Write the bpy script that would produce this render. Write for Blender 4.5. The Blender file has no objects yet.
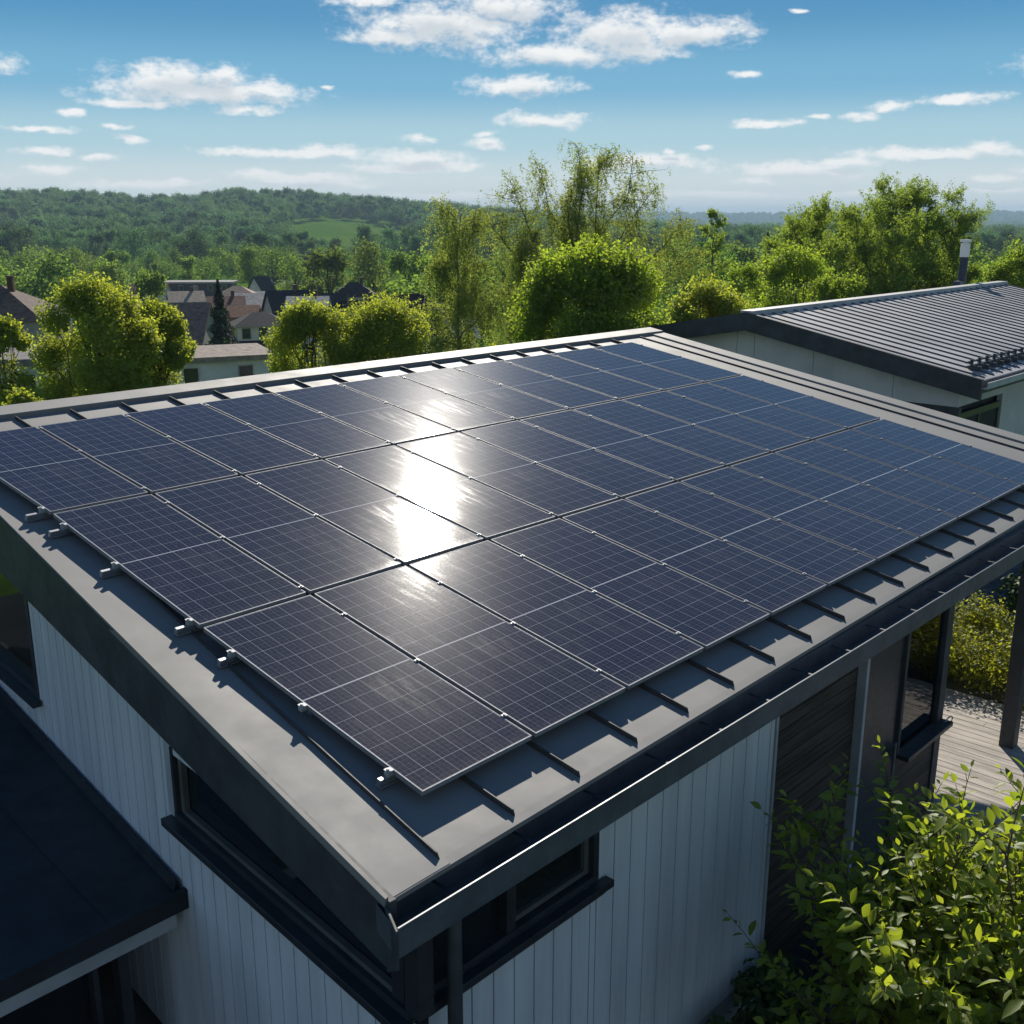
import bpy, math, random
import numpy as np
from mathutils import Matrix, Vector

# ---------------------------------------------------------------- camera, light, sky
sc = bpy.context.scene
COL = sc.collection
ZO = 3.3                                     # height of the near panel corner above the ground
SL = 0.16066                                 # roof pitch
FPX = 1082.115
CAM = np.array([-3.5398, -4.0352, 3.0416 + ZO])
CR = np.array([0.68363, -0.72983, 0.0])
CF = np.array([0.704015, 0.659450, -0.263606])
CU = np.array([0.192387, 0.180209, 0.964630])
cd = bpy.data.cameras.new('camera'); cam = bpy.data.objects.new('camera', cd); COL.objects.link(cam)
cd.sensor_width = 36.0; cd.lens = 36.0 * FPX / 1024.0; cd.clip_start = 0.05; cd.clip_end = 30000
m = Matrix.Identity(4)
for i in range(3):
    m[i][0], m[i][1], m[i][2], m[i][3] = CR[i], CU[i], -CF[i], CAM[i]
cam.matrix_world = m
sc.camera = cam
sc.view_settings.view_transform = 'Standard'; sc.view_settings.look = 'None'
sc.view_settings.gamma = 1.0; sc.view_settings.exposure = 0.35
sc.render.resolution_x = sc.render.resolution_y = 1024
sc.cycles.max_bounces = 8; sc.cycles.transparent_max_bounces = 24; sc.cycles.volume_bounces = 0
sc.cycles.sample_clamp_indirect = 6.0; sc.cycles.caustics_reflective = False; sc.cycles.caustics_refractive = False

SUN_EL = math.radians(28.2)
SUN_AZ = math.radians(42.6)                  # from +X towards +Y
SUND = Vector((math.cos(SUN_AZ) * math.cos(SUN_EL), math.sin(SUN_AZ) * math.cos(SUN_EL), math.sin(SUN_EL)))
sl = bpy.data.lights.new('sun', 'SUN'); sl.energy = 5.0; sl.angle = math.radians(0.5); sl.color = (1.0, 0.93, 0.82)
so = bpy.data.objects.new('sun', sl); COL.objects.link(so)
so.rotation_euler = SUND.to_track_quat('Z', 'Y').to_euler()
SKY_STRENGTH = 0.075
HAZE_DENSITY = 1.85e-4

# pixel rays of the photograph (used to find real places)
def ray(px, py):
    d = CF * FPX + CR * (px - 512) + CU * (512 - py)
    return d / np.linalg.norm(d)
def at(px, py, dist):                        # point at a horizontal distance along the ray
    d = ray(px, py); return CAM + d * dist / math.hypot(d[0], d[1])
def topix(X):
    X = np.atleast_2d(X) - CAM; d = X @ CF
    return 512 + FPX * (X @ CR) / d, 512 - FPX * (X @ CU) / d
FWD = np.array([CF[0], CF[1], 0]); FWD /= np.linalg.norm(FWD)

# ---------------------------------------------------------------- node helpers
class NT:
    def __init__(s, tree): s.t = tree; s.n = tree.nodes; s.l = tree.links
    def new(s, typ, **kw):
        n = s.n.new(typ)
        for k, v in kw.items(): setattr(n, k, v)
        return n
    def link(s, a, b): s.l.new(a, b)
    def put(s, node, idx, val):
        if hasattr(val, 'is_output') or isinstance(val, bpy.types.NodeSocket): s.l.new(val, node.inputs[idx])
        else: node.inputs[idx].default_value = val
    def math(s, op, a, b=0.0, c=0.0, clamp=False):
        n = s.new('ShaderNodeMath', operation=op, use_clamp=clamp)
        s.put(n, 0, a); s.put(n, 1, b); s.put(n, 2, c); return n.outputs[0]
    def vmath(s, op, a, b=(0, 0, 0), out=0):
        n = s.new('ShaderNodeVectorMath', operation=op); s.put(n, 0, a); s.put(n, 1, b); return n.outputs[out]
    def mix(s, f, a, b, blend='MIX'):
        n = s.new('ShaderNodeMix', data_type='RGBA', blend_type=blend)
        s.put(n, 0, f); s.put(n, 6, a); s.put(n, 7, b); return n.outputs[2]
    def noise(s, vec, scale, detail=4, rough=0.55, dim='3D'):
        n = s.new('ShaderNodeTexNoise', noise_dimensions=dim)
        if vec is not None: s.l.new(vec, n.inputs['Vector'])
        n.inputs['Scale'].default_value = scale; n.inputs['Detail'].default_value = detail; n.inputs['Roughness'].default_value = rough
        return n.outputs['Fac']
    def ramp(s, f, lo, hi):
        n = s.new('ShaderNodeMapRange', interpolation_type='SMOOTHSTEP'); s.put(n, 0, f); s.put(n, 1, lo); s.put(n, 2, hi); return n.outputs[0]
def c4(c): return (c[0], c[1], c[2], 1.0)
def scl(c, k): return (c[0] * k, c[1] * k, c[2] * k)

# ---------------------------------------------------------------- world: clear sky with small fair-weather clouds
def build_world():
    w = bpy.data.worlds.new('World'); sc.world = w; w.use_nodes = True
    T = NT(w.node_tree); T.n.clear()
    sky = T.new('ShaderNodeTexSky', sky_type='NISHITA'); sky.sun_disc = False
    sky.sun_elevation = SUN_EL; sky.sun_rotation = math.pi / 2 - SUN_AZ
    sky.altitude = 300; sky.air_density = 1.0; sky.dust_density = 0.35; sky.ozone_density = 2.2
    geo = T.new('ShaderNodeTexCoord').outputs['Generated']
    dirv = T.vmath('NORMALIZE', geo)
    x = T.vmath('DOT_PRODUCT', dirv, tuple(CR), out=1); y = T.vmath('DOT_PRODUCT', dirv, tuple(FWD), out=1)
    sep = T.new('ShaderNodeSeparateXYZ'); T.link(dirv, sep.inputs[0]); z = sep.outputs[2]
    az = T.math('ARCTAN2', x, y); el = T.math('ARCSINE', z)
    comb = T.new('ShaderNodeCombineXYZ'); T.link(az, comb.inputs[0]); T.link(el, comb.inputs[1]); P = comb.outputs[0]
    # wispy warp of the cloud outlines
    st = T.vmath('MULTIPLY', P, (1.0, 2.1, 1.0))
    nz = T.new('ShaderNodeTexNoise'); T.link(st, nz.inputs['Vector']); nz.inputs['Scale'].default_value = 26; nz.inputs['Detail'].default_value = 5
    wv = T.vmath('MULTIPLY', T.vmath('SUBTRACT', nz.outputs['Color'], (.5, .5, .5)), (.030, .013, 0))
    PW = T.vmath('ADD', P, wv)
    clouds = [(440,26,84,21),(505,8,58,16),(392,36,46,8),(365,-1,42,6),(620,34,64,22),(556,55,78,11),(690,32,62,13),(635,50,60,10),
        (522,87,54,10),(500,86,30,7),(543,120,44,8),(182,79,72,14),(165,86,60,14),(205,94,98,11),(262,90,40,9),(130,102,42,5),(224,73,18,6),(248,111,30,5),(66,114,16,3.4),(45,129,27,4),(117,127,15,3.2),(132,139,16,3.4),(43,150,26,4.5),
        (52,170,28,6),(100,158,20,4),(140,185,60,5),(180,183,18,4),(275,152,74,5),(330,150,28,8),(345,153,20,6),(420,157,52,9),(405,167,66,6),(455,165,30,6),(421,138,22,4),(485,142,25,5.5),(485,134,13,3),
        (300,178,72,6),(262,174,34,4),(330,184,62,4),(648,162,58,9),(610,165,40,6),(748,74,22,4),(798,9,9,2.2),(960,99,36,5.5),(890,104,19,6.5),(862,116,19,5.5),(765,124,33,4),(820,117,15,3),(745,127,14,4),
        (930,153,80,6),(985,148,26,7),(800,168,62,8),(845,163,34,5),(758,180,32,5),(815,174,46,4),(1000,178,30,3),(1000,190,46,3),(700,195,110,4),(450,197,90,4),(890,192,70,3.5),(670,151,8,3),(704,148,12,2.5),(325,88,8,2.2),
        (-60,60,60,12),(-120,120,80,8),(1110,60,70,14),(1180,120,90,8),(1090,170,60,6),(-80,175,80,5),(300,-60,90,20),(760,-70,120,24),(80,-90,80,22),(1000,-40,60,12)]
    def field(PV):
        dens = None
        for (cx, cy, rx, ry) in clouds:
            d = ray(cx, cy); a0 = math.atan2(d @ CR, d @ FWD); e0 = math.asin(d[2])
            q = T.vmath('MULTIPLY', T.vmath('SUBTRACT', PV, (a0, e0, 0)), (FPX / rx * .93, FPX / ry * .93, 0))
            v = T.math('SUBTRACT', 1.0 if rx > 30 else .92, T.vmath('LENGTH', q, out=1))
            dens = v if dens is None else T.math('MAXIMUM', dens, v)
        return dens
    dens = field(PW); above = field(T.vmath('ADD', PW, (0, .0075, 0)))
    n1 = T.noise(T.vmath('MULTIPLY', P, (1.0, 1.8, 1.0)), 48, 5, .52)
    dd = T.math('ADD', dens, T.math('MULTIPLY', T.math('SUBTRACT', n1, .5), 1.5))
    n3 = T.noise(T.vmath('MULTIPLY', P, (1.0, 1.6, 1.0)), 150, 4, .6)
    dd = T.math('ADD', dd, T.math('MULTIPLY', T.math('SUBTRACT', n3, .5), .9))
    al = T.ramp(dd, -.16, .78)
    # thin clouds near the horizon are paler
    al = T.math('MULTIPLY', al, T.ramp(el, -.03, .05))
    al = T.math('MULTIPLY', al, .96)
    core = T.ramp(dd, .45, 1.2)
    n2 = T.noise(T.vmath('MULTIPLY', P, (1.0, 1.7, 1.0)), 34, 4, .55)
    shade = T.math('MULTIPLY', T.ramp(T.math('ADD', above, T.math('MULTIPLY', T.math('SUBTRACT', n2, .5), 1.2)), .15, .85), .75)
    ccol = T.mix(shade, (10.2, 10.2, 10.1, 1), (6.0, 6.7, 7.3, 1))
    cr = T.new('ShaderNodeValToRGB'); T.link(T.math('MULTIPLY', el, 2.0), cr.inputs[0]); cr.color_ramp.interpolation = 'EASE'
    tab = [(0.0, (9.4, 9.8, 9.7)), (.05, (7.8, 8.8, 8.9)), (.13, (4.5, 7.1, 8.2)), (.22, (1.7, 4.8, 7.3)), (.34, (.55, 3.0, 5.8)), (.6, (.38, 1.7, 3.9)), (1.0, (.25, 1.1, 2.9))]
    e_ = cr.color_ramp.elements
    while len(e_) < len(tab): e_.new(.5)
    for q, (p_, c_) in zip(e_, tab): q.position = p_; q.color = (*[v / 8.0 for v in c_], 1)
    grad = T.vmath('MULTIPLY', cr.outputs[0], (8.0, 8.0, 8.0))
    nis = T.vmath('MULTIPLY', T.vmath('DIVIDE', sky.outputs[0], T.vmath('ADD', sky.outputs[0], (9.0, 9.0, 9.0))), (9.0, 9.0, 9.0))
    behind = T.math('MULTIPLY', T.ramp(y, .1, -.5), T.ramp(el, 1.0, .25))              # the sky opposite the sun, extra whitish light added to fill the shaded walls
    skyc = T.vmath('ADD', T.mix(T.math('ADD', .12, T.math('MULTIPLY', behind, .35)), grad, nis), T.vmath('SCALE', (1.8, 1.72, 1.6), (0, 0, 0)))
    sc_ = skyc.node.inputs[1].links[0].from_node; T.link(behind, sc_.inputs['Scale'])
    colr = T.mix(al, skyc, ccol)
    bg = T.new('ShaderNodeBackground'); T.link(colr, bg.inputs[0]); bg.inputs[1].default_value = SKY_STRENGTH
    out = T.new('ShaderNodeOutputWorld'); T.link(bg.outputs[0], out.inputs[0])
    w.cycles.sampling_method = 'MANUAL'; w.cycles.sample_map_resolution = 1024
build_world()

# ---------------------------------------------------------------- materials
def mat(name, col, rough=.6, metal=0.0, spec=.5, var=.12, vscale=3.0, bump=0.0, bscale=60.0, col2=None, aniso=(1, 1, 1), coat=0.0):
    mt = bpy.data.materials.new(name); mt.use_nodes = True
    T = NT(mt.node_tree); p = T.n['Principled BSDF']
    tc = T.new('ShaderNodeTexCoord').outputs['Object']
    v = T.vmath('MULTIPLY', tc, aniso)
    n = T.noise(v, vscale, 6, .6)
    c2 = col2 if col2 else scl(col, 1 - 2.2 * var); c1 = scl(col, 1 + var)
    T.link(T.mix(T.ramp(n, .3, .72), c4(c1), c4(c2)), p.inputs['Base Color'])
    p.inputs['Metallic'].default_value = metal; p.inputs['Specular IOR Level'].default_value = spec
    rr = T.math('ADD', T.math('MULTIPLY', T.math('SUBTRACT', T.noise(v, vscale * 4, 4), .5), .25), rough, clamp=True)
    T.link(rr, p.inputs['Roughness'])
    if coat: p.inputs['Coat Weight'].default_value = coat
    if bump:
        b = T.new('ShaderNodeBump'); b.inputs['Strength'].default_value = bump; b.inputs['Distance'].default_value = .02
        T.link(T.noise(v, bscale, 5, .6), b.inputs['Height']); T.link(b.outputs[0], p.inputs['Normal'])
    return mt
M = {}
M['roof'] = mat('zinc_roof', (.222, .218, .206), .62, .0, .25, .05, .8, .05, 120)
M['seam'] = mat('shade_toned_seam', (.062, .060, .058), .6, 0, .3, .1)  # roof metal darkened: the shade on the rib sides is painted into the colour
M['roof_dark'] = mat('dark_trim', (.030, .034, .040), .42, .0, .5, .15, 4)
M['fascia'] = mat('fascia_paint', (.055, .061, .066), .6, .0, .35, .15, 3)
M['gutter'] = mat('gutter_steel', (.10, .118, .135), .45, .2, .45, .12, 4)
M['board'] = mat('painted_boards', (.64, .67, .69), .6, 0, .35, .07, .9, .06, 40, aniso=(5, 5, .5))
M['gap'] = mat('wall_backing', (.010, .010, .012), .9)
M['trim'] = mat('pale_trim', (.42, .44, .45), .5, 0, .4, .08)
M['slat'] = mat('weathered_slats', (.075, .058, .045), .7, 0, .3, .30, 2.0, .3, 18, aniso=(.4, 4, 9))
M['alu'] = mat('aluminium', (.36, .37, .39), .45, .8, .5, .08, 20)
M['alu_frame'] = mat('panel_frame', (.23, .24, .26), .6, .2, .3, .08, 10)
M['frame_grey'] = mat('grey_window_frame', (.10, .105, .10), .5)
M['clamp'] = mat('clamp_metal', (.40, .41, .42), .6, .3)
M['bracket'] = mat('dark_bracket', (.03, .034, .04), .6)
M['dark'] = mat('dark_interior', (.018, .018, .02), .8)
M['deck'] = mat('grey_deck_boards', (.46, .42, .37), .75, 0, .3, .18, 2.5, .2, 30, aniso=(7, .6, 1))
M['annex'] = mat('bitumen_roof', (.016, .020, .025), .62, 0, .4, .25, 2.0, .2, 80)
M['nroof'] = mat('neighbour_metal_roof', (.40, .395, .385), .55, .0, .5, .10, .9, .05, 70)
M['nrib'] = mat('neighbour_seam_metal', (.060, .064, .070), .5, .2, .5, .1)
M['nwall'] = mat('white_render', (.60, .59, .57), .75, 0, .3, .07, 1.0, .05, 60)
M['chim_white'] = mat('white_flue_cap', (.75, .75, .74), .4, 0, .5, .05)
M['chim_blue'] = mat('dark_flue', (.025, .035, .07), .4, .2, .5, .1)
M['bark'] = mat('bark', (.085, .07, .055), .9, 0, .2, .3, 8, .5, 30)
M['birch'] = mat('birch_bark', (.24, .22, .19), .8, 0, .2, .3, 5, .4, 20, col2=(.07, .06, .05))
M['twig'] = mat('brown_twig', (.10, .065, .04), .8, 0, .3, .2, 20)

def glass_mat(name, tint=(.96, .98, .97), base=.03):
    mt = bpy.data.materials.new(name); mt.use_nodes = True; T = NT(mt.node_tree); T.n.clear()
    tr = T.new('ShaderNodeBsdfTransparent'); tr.inputs[0].default_value = c4(tint)
    gl = T.new('ShaderNodeBsdfGlossy'); gl.inputs['Roughness'].default_value = .02
    fr = T.new('ShaderNodeFresnel'); fr.inputs[0].default_value = 1.52
    mx = T.new('ShaderNodeMixShader'); T.link(T.math('ADD', fr.outputs[0], base, clamp=True), mx.inputs[0])
    T.link(tr.outputs[0], mx.inputs[1]); T.link(gl.outputs[0], mx.inputs[2])
    o = T.new('ShaderNodeOutputMaterial'); T.link(mx.outputs[0], o.inputs[0]); return mt
M['glass'] = glass_mat('window_glass')
def dark_glass(name, col=(.012, .015, .018)):
    mt = bpy.data.materials.new(name); mt.use_nodes = True; p = mt.node_tree.nodes['Principled BSDF']
    p.inputs['Base Color'].default_value = c4(col); p.inputs['Roughness'].default_value = .06; p.inputs['Specular IOR Level'].default_value = .6
    return mt
M['pane'] = dark_glass('dark_pane')
M['pane_dull'] = dark_glass('dull_dark_pane', (.03, .027, .022)); M['pane_dull'].node_tree.nodes['Principled BSDF'].inputs['Specular IOR Level'].default_value = .12

def panel_mat():
    mt = bpy.data.materials.new('solar_cells'); mt.use_nodes = True; T = NT(mt.node_tree); p = T.n['Principled BSDF']
    uv = T.new('ShaderNodeUVMap'); uv.uv_map = 'UVMap'
    sep = T.new('ShaderNodeSeparateXYZ'); T.link(uv.outputs[0], sep.inputs[0]); X, Y = sep.outputs[0], sep.outputs[1]
    oi = T.new('ShaderNodeObjectInfo').outputs['Random']
    def lines(c, n, w):                      # 1 on a line of half width w (in units of the whole panel)
        fr = T.math('PINGPONG', T.math('MULTIPLY', c, n), .5)
        return T.math('SUBTRACT', 1.0, T.ramp(fr, w * n * .6, w * n * 1.4))
    tc = T.new('ShaderNodeTexCoord').outputs['Object']
    nb = T.noise(tc, 7, 3); nf = T.noise(tc, 55, 4, .65); ng = T.noise(tc, 260, 2)
    cellx = T.math('MAXIMUM', T.math('MULTIPLY', lines(X, 6, .0018), T.math('ADD', .30, T.math('MULTIPLY', nb, .75))), T.math('MULTIPLY', lines(X, 12, .0010), T.math('ADD', .12, T.math('MULTIPLY', nb, .55))))
    celly = T.math('MULTIPLY', lines(Y, 14, .0008), T.math('ADD', .28, T.math('MULTIPLY', T.noise(tc, 3, 2), .55)))
    bus = T.math('MULTIPLY', lines(X, 24, .0009), .20)
    fin = T.math('MULTIPLY', lines(Y, 56, .0005), .12)
    mid = T.math('SUBTRACT', 1.0, T.ramp(T.math('ABSOLUTE', T.math('SUBTRACT', Y, .5)), .0022, .0034))
    edge = T.math('MAXIMUM', T.math('SUBTRACT', 1.0, T.ramp(T.math('PINGPONG', X, .5), .006, .009)), T.math('SUBTRACT', 1.0, T.ramp(T.math('PINGPONG', Y, .5), .0026, .0042)))
    ln = T.math('MAXIMUM', T.math('MAXIMUM', cellx, celly), T.math('MAXIMUM', bus, fin))
    base = T.mix(T.ramp(nf, .35, .68), (.0105, .008, .011, 1), (.036, .029, .037, 1))
    base = T.mix(T.math('MULTIPLY', oi, .5), base, (.020, .017, .030, 1))
    spark = T.math('MULTIPLY', T.ramp(ng, .62, .78), .35)
    base = T.mix(spark, base, (.10, .095, .11, 1))
    c = T.mix(ln, base, (.54, .53, .54, 1))
    c = T.mix(T.math('MULTIPLY', T.math('MAXIMUM', mid, edge), .9), c, (.50, .50, .51, 1))
    streak = T.noise(T.vmath('MULTIPLY', tc, (9, 1.3, 1)), 1.6, 5, .6); blot = T.noise(tc, 1.1, 4, .6)
    dust = T.math('MULTIPLY', T.math('MULTIPLY', T.ramp(streak, .42, .72), T.ramp(blot, .38, .68)), .20)
    dust = T.math('ADD', dust, T.math('MULTIPLY', T.math('SUBTRACT', 1.0, T.ramp(Y, .0, .05)), .10))
    c = T.mix(dust, c, (.17, .145, .115, 1))
    T.link(c, p.inputs['Base Color'])
    rg = T.math('ADD', T.math('ADD', .020, T.math('MULTIPLY', dust, .22)), T.math('MULTIPLY', nf, .036)); T.link(rg, p.inputs['Roughness'])
    p.inputs['Specular IOR Level'].default_value = .5; p.inputs['IOR'].default_value = 1.76
    p.inputs['Coat Weight'].default_value = .022; p.inputs['Coat Roughness'].default_value = .27
    b = T.new('ShaderNodeBump'); b.inputs['Strength'].default_value = .05; b.inputs['Distance'].default_value = .003
    T.link(nf, b.inputs['Height']); T.link(b.outputs[0], p.inputs['Normal'])
    return mt
M['cells'] = panel_mat()

def leaf_mat(name, c1, c2, trans=.5, tcol=None, gloss=.025, objvar=0.0):
    mt = bpy.data.materials.new(name); mt.use_nodes = True; T = NT(mt.node_tree); T.n.clear()
    g = T.new('ShaderNodeNewGeometry').outputs['Random Per Island']
    tc = T.new('ShaderNodeTexCoord').outputs['Object']
    n = T.noise(tc, .55, 3)
    f = T.math('ADD', T.math('MULTIPLY', g, .65), T.math('MULTIPLY', T.math('SUBTRACT', n, .35), .8), clamp=True)
    c = T.mix(f, c4(c1), c4(c2))
    if objvar:
        r = T.new('ShaderNodeObjectInfo').outputs['Random']
        hsv = T.new('ShaderNodeHueSaturation'); T.link(c, hsv.inputs['Color'])
        T.link(T.math('ADD', 1 - objvar, T.math('MULTIPLY', r, 2 * objvar)), hsv.inputs['Value'])
        T.link(T.math('ADD', .48, T.math('MULTIPLY', T.math('FRACT', T.math('MULTIPLY', r, 7.3)), .04)), hsv.inputs['Hue'])
        c = hsv.outputs[0]
    df = T.new('ShaderNodeBsdfDiffuse'); T.link(c, df.inputs[0])
    tl = T.new('ShaderNodeBsdfTranslucent'); T.link(T.mix(1.0, c, c4(tcol or (1.5, 1.5, .7)), 'MULTIPLY'), tl.inputs[0])
    mx = T.new('ShaderNodeMixShader'); mx.inputs[0].default_value = trans; T.link(df.outputs[0], mx.inputs[1]); T.link(tl.outputs[0], mx.inputs[2])
    gl = T.new('ShaderNodeBsdfGlossy'); gl.inputs['Roughness'].default_value = .5; gl.inputs[0].default_value = (.9, .95, .9, 1)
    m2 = T.new('ShaderNodeMixShader'); m2.inputs[0].default_value = gloss; T.link(mx.outputs[0], m2.inputs[1]); T.link(gl.outputs[0], m2.inputs[2])
    o = T.new('ShaderNodeOutputMaterial'); T.link(m2.outputs[0], o.inputs[0]); return mt
M['leaf_bright'] = leaf_mat('bright_maple_leaf', (.17, .215, .03), (.30, .335, .06), .66, (2.1, 2.0, 1.0))
M['leaf_round'] = leaf_mat('lime_leaf', (.11, .175, .026), (.26, .32, .05), .68, (2.1, 2.05, .95))
M['leaf_birch'] = leaf_mat('birch_leaf', (.13, .165, .045), (.22, .25, .07), .62, (1.95, 1.95, 1.0))
M['leaf_willow'] = leaf_mat('willow_leaf', (.11, .165, .035), (.22, .28, .06), .64, (2.0, 1.95, .9))
M['leaf_dark'] = leaf_mat('conifer_needles', (.012, .024, .012), (.03, .048, .018), .2)
M['leaf_mid'] = leaf_mat('mixed_tree_leaf', (.085, .15, .038), (.20, .27, .07), .52, (1.9, 1.9, 1.0), .012, .25)
M['leaf_far'] = leaf_mat('wood_leaf', (.07, .14, .075), (.19, .29, .13), .32, (1.6, 1.7, 1.1), .006, .42)
M['leaf_shrub'] = leaf_mat('shrub_leaf', (.13, .19, .022), (.27, .31, .045), .64, (2.0, 1.9, .8), .03)
M['leaf_hedge'] = leaf_mat('hedge_leaf', (.14, .17, .022), (.30, .31, .05), .66, (1.9, 1.8, .7))
M['leaf_low'] = leaf_mat('ground_shrub_leaf', (.04, .07, .014), (.09, .13, .024), .4, (1.5, 1.5, .7))

# ---------------------------------------------------------------- mesh helpers
class MB:
    def __init__(s): s.v = []; s.f = []
    def add(s, vs, fs):
        k = len(s.v); s.v += [tuple(map(float, p)) for p in vs]; s.f += [tuple(i + k for i in f) for f in fs]; return s
    def hexa(s, p):                          # 8 points: bottom ring 0-3, top ring 4-7
        return s.add(p, [(3, 2, 1, 0), (4, 5, 6, 7), (0, 1, 5, 4), (1, 2, 6, 5), (2, 3, 7, 6), (3, 0, 4, 7)])
    def box(s, x0, x1, y0, y1, z0, z1):
        return s.hexa([(x0, y0, z0), (x1, y0, z0), (x1, y1, z0), (x0, y1, z0), (x0, y0, z1), (x1, y0, z1), (x1, y1, z1), (x0, y1, z1)])
    def obox(s, o, a, b, c):                 # box from a corner and three edge vectors
        o, a, b, c = map(np.array, (o, a, b, c))
        return s.hexa([o, o + a, o + a + b, o + b, o + c, o + a + c, o + a + b + c, o + b + c])
    def tube(s, pts, rad, n=6, cap=True):
        pts = [np.array(p, float) for p in pts]; k0 = len(s.v)
        for i, p in enumerate(pts):
            t = pts[min(i + 1, len(pts) - 1)] - pts[max(i - 1, 0)]; t = t / (np.linalg.norm(t) + 1e-9)
            a = np.cross(t, (0, 0, 1) if abs(t[2]) < .9 else (1, 0, 0)); a /= np.linalg.norm(a); b = np.cross(t, a)
            r = rad[i] if hasattr(rad, '__len__') else rad
            for j in range(n):
                th = 2 * math.pi * j / n; s.v.append(tuple(p + r * (a * math.cos(th) + b * math.sin(th))))
        for i in range(len(pts) - 1):
            for j in range(n):
                a0 = k0 + i * n + j; a1 = k0 + i * n + (j + 1) % n; s.f.append((a0, a1, a1 + n, a0 + n))
        if cap:
            s.f.append(tuple(k0 + j for j in range(n))[::-1]); s.f.append(tuple(k0 + (len(pts) - 1) * n + j for j in range(n)))
        return s
    def mesh(s, name, material, smooth=False):
        me = bpy.data.meshes.new(name); me.from_pydata(s.v, [], s.f); me.materials.append(material)
        if smooth: me.polygons.foreach_set('use_smooth', [True] * len(me.polygons))
        me.update(); return me
    def build(s, name, material, parent=None, bevel=0.0, smooth=False, loc=None):
        o = bpy.data.objects.new(name, s.mesh(name, material, smooth)); COL.objects.link(o)
        if parent is not None: o.parent = parent
        if loc is not None: o.location = loc
        if bevel:
            b = o.modifiers.new('bevel', 'BEVEL'); b.width = bevel; b.segments = 2; b.limit_method = 'ANGLE'
        return o
def thing(name, label, cat, loc=(0, 0, 0), group=None, rz=0.0):
    o = bpy.data.objects.new(name, None); COL.objects.link(o); o.location = loc; o.rotation_euler = (0, 0, rz); o.empty_display_size = .2
    o['label'] = label; o['category'] = cat
    if group: o['group'] = group
    return o
def tag(o, label, cat, group=None):
    o['label'] = label; o['category'] = cat
    if group: o['group'] = group
    return o
def kind(o, k, label=None):
    o['kind'] = k
    if label: o['label'] = label
    return o
def quadmesh(name, V, material, per=4, smooth=False):      # V: (n, per, 3) polygons as separate islands
    n = V.shape[0]; me = bpy.data.meshes.new(name)
    me.vertices.add(n * per); me.vertices.foreach_set('co', V.reshape(-1).astype(np.float32))
    me.loops.add(n * per); me.loops.foreach_set('vertex_index', np.arange(n * per, dtype=np.int32))
    me.polygons.add(n); me.polygons.foreach_set('loop_start', np.arange(0, n * per, per, dtype=np.int32)); me.polygons.foreach_set('loop_total', np.full(n, per, np.int32))
    me.materials.append(material); me.update(calc_edges=True); return me

# ---------------------------------------------------------------- terrain
def lerp_tab(x, xs, ys): return np.interp(x, xs, ys)
CREST = ([-700, -200, 0, 60, 130, 190, 230, 290, 330, 380, 430, 520, 640, 800, 1100, 1800], [203, 203, 204, 203, 206, 207, 203, 202, 205, 209, 213, 219, 240, 252, 252, 252])
def ground(x, y):
    x = np.asarray(x, float); y = np.asarray(y, float)
    dx, dy = x - CAM[0], y - CAM[1]; r = np.hypot(dx, dy)
    f = dx * FWD[0] + dy * FWD[1]; s = dx * CR[0] + dy * CR[1]
    az = np.arctan2(s, f); px = 512 + FPX * np.tan(np.clip(az, -1.2, 1.2)) / .9646
    base = np.interp(r, [0, 26, 42, 80, 110, 200, 400, 650, 1500, 3500, 9500], [0, 0, -3.4, -6.8, -8.6, -12, -13.5, -14, -24, -40, -60])
    front = np.clip((np.cos(az) + .2) / .5, 0, 1)
    base = base * front + (1 - front) * np.interp(r, [0, 60, 600], [0, -1, -6])
    cy = lerp_tab(px, *CREST); cz = CAM[2] + 1300 * (216 - cy) / FPX
    t = np.clip((r - 600) / 700, 0, 1); t = t * t * (3 - 2 * t); t2 = np.clip((r - 1400) / 900, 0, 1); t2 = t2 * t2 * (3 - 2 * t2)
    hill = np.maximum(cz + 14, 0) * t * (1 - t2) * front
    cz2 = np.interp(px, [-200, 200, 400, 480, 600, 700, 1100], [0, 8, 26, 24, 22, 18, 14])
    t3 = np.clip((r - 4200) / 1300, 0, 1); t3 = t3 * t3 * (3 - 2 * t3)
    far = (40 + cz2 * .25 + 10 * np.sin(px / 70.0) * .35) * t3
    und = 1.2 * np.sin(x / 37.0) * np.sin(y / 41.0) * np.clip((r - 120) / 200, 0, 1)
    return base + hill + far + und
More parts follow.
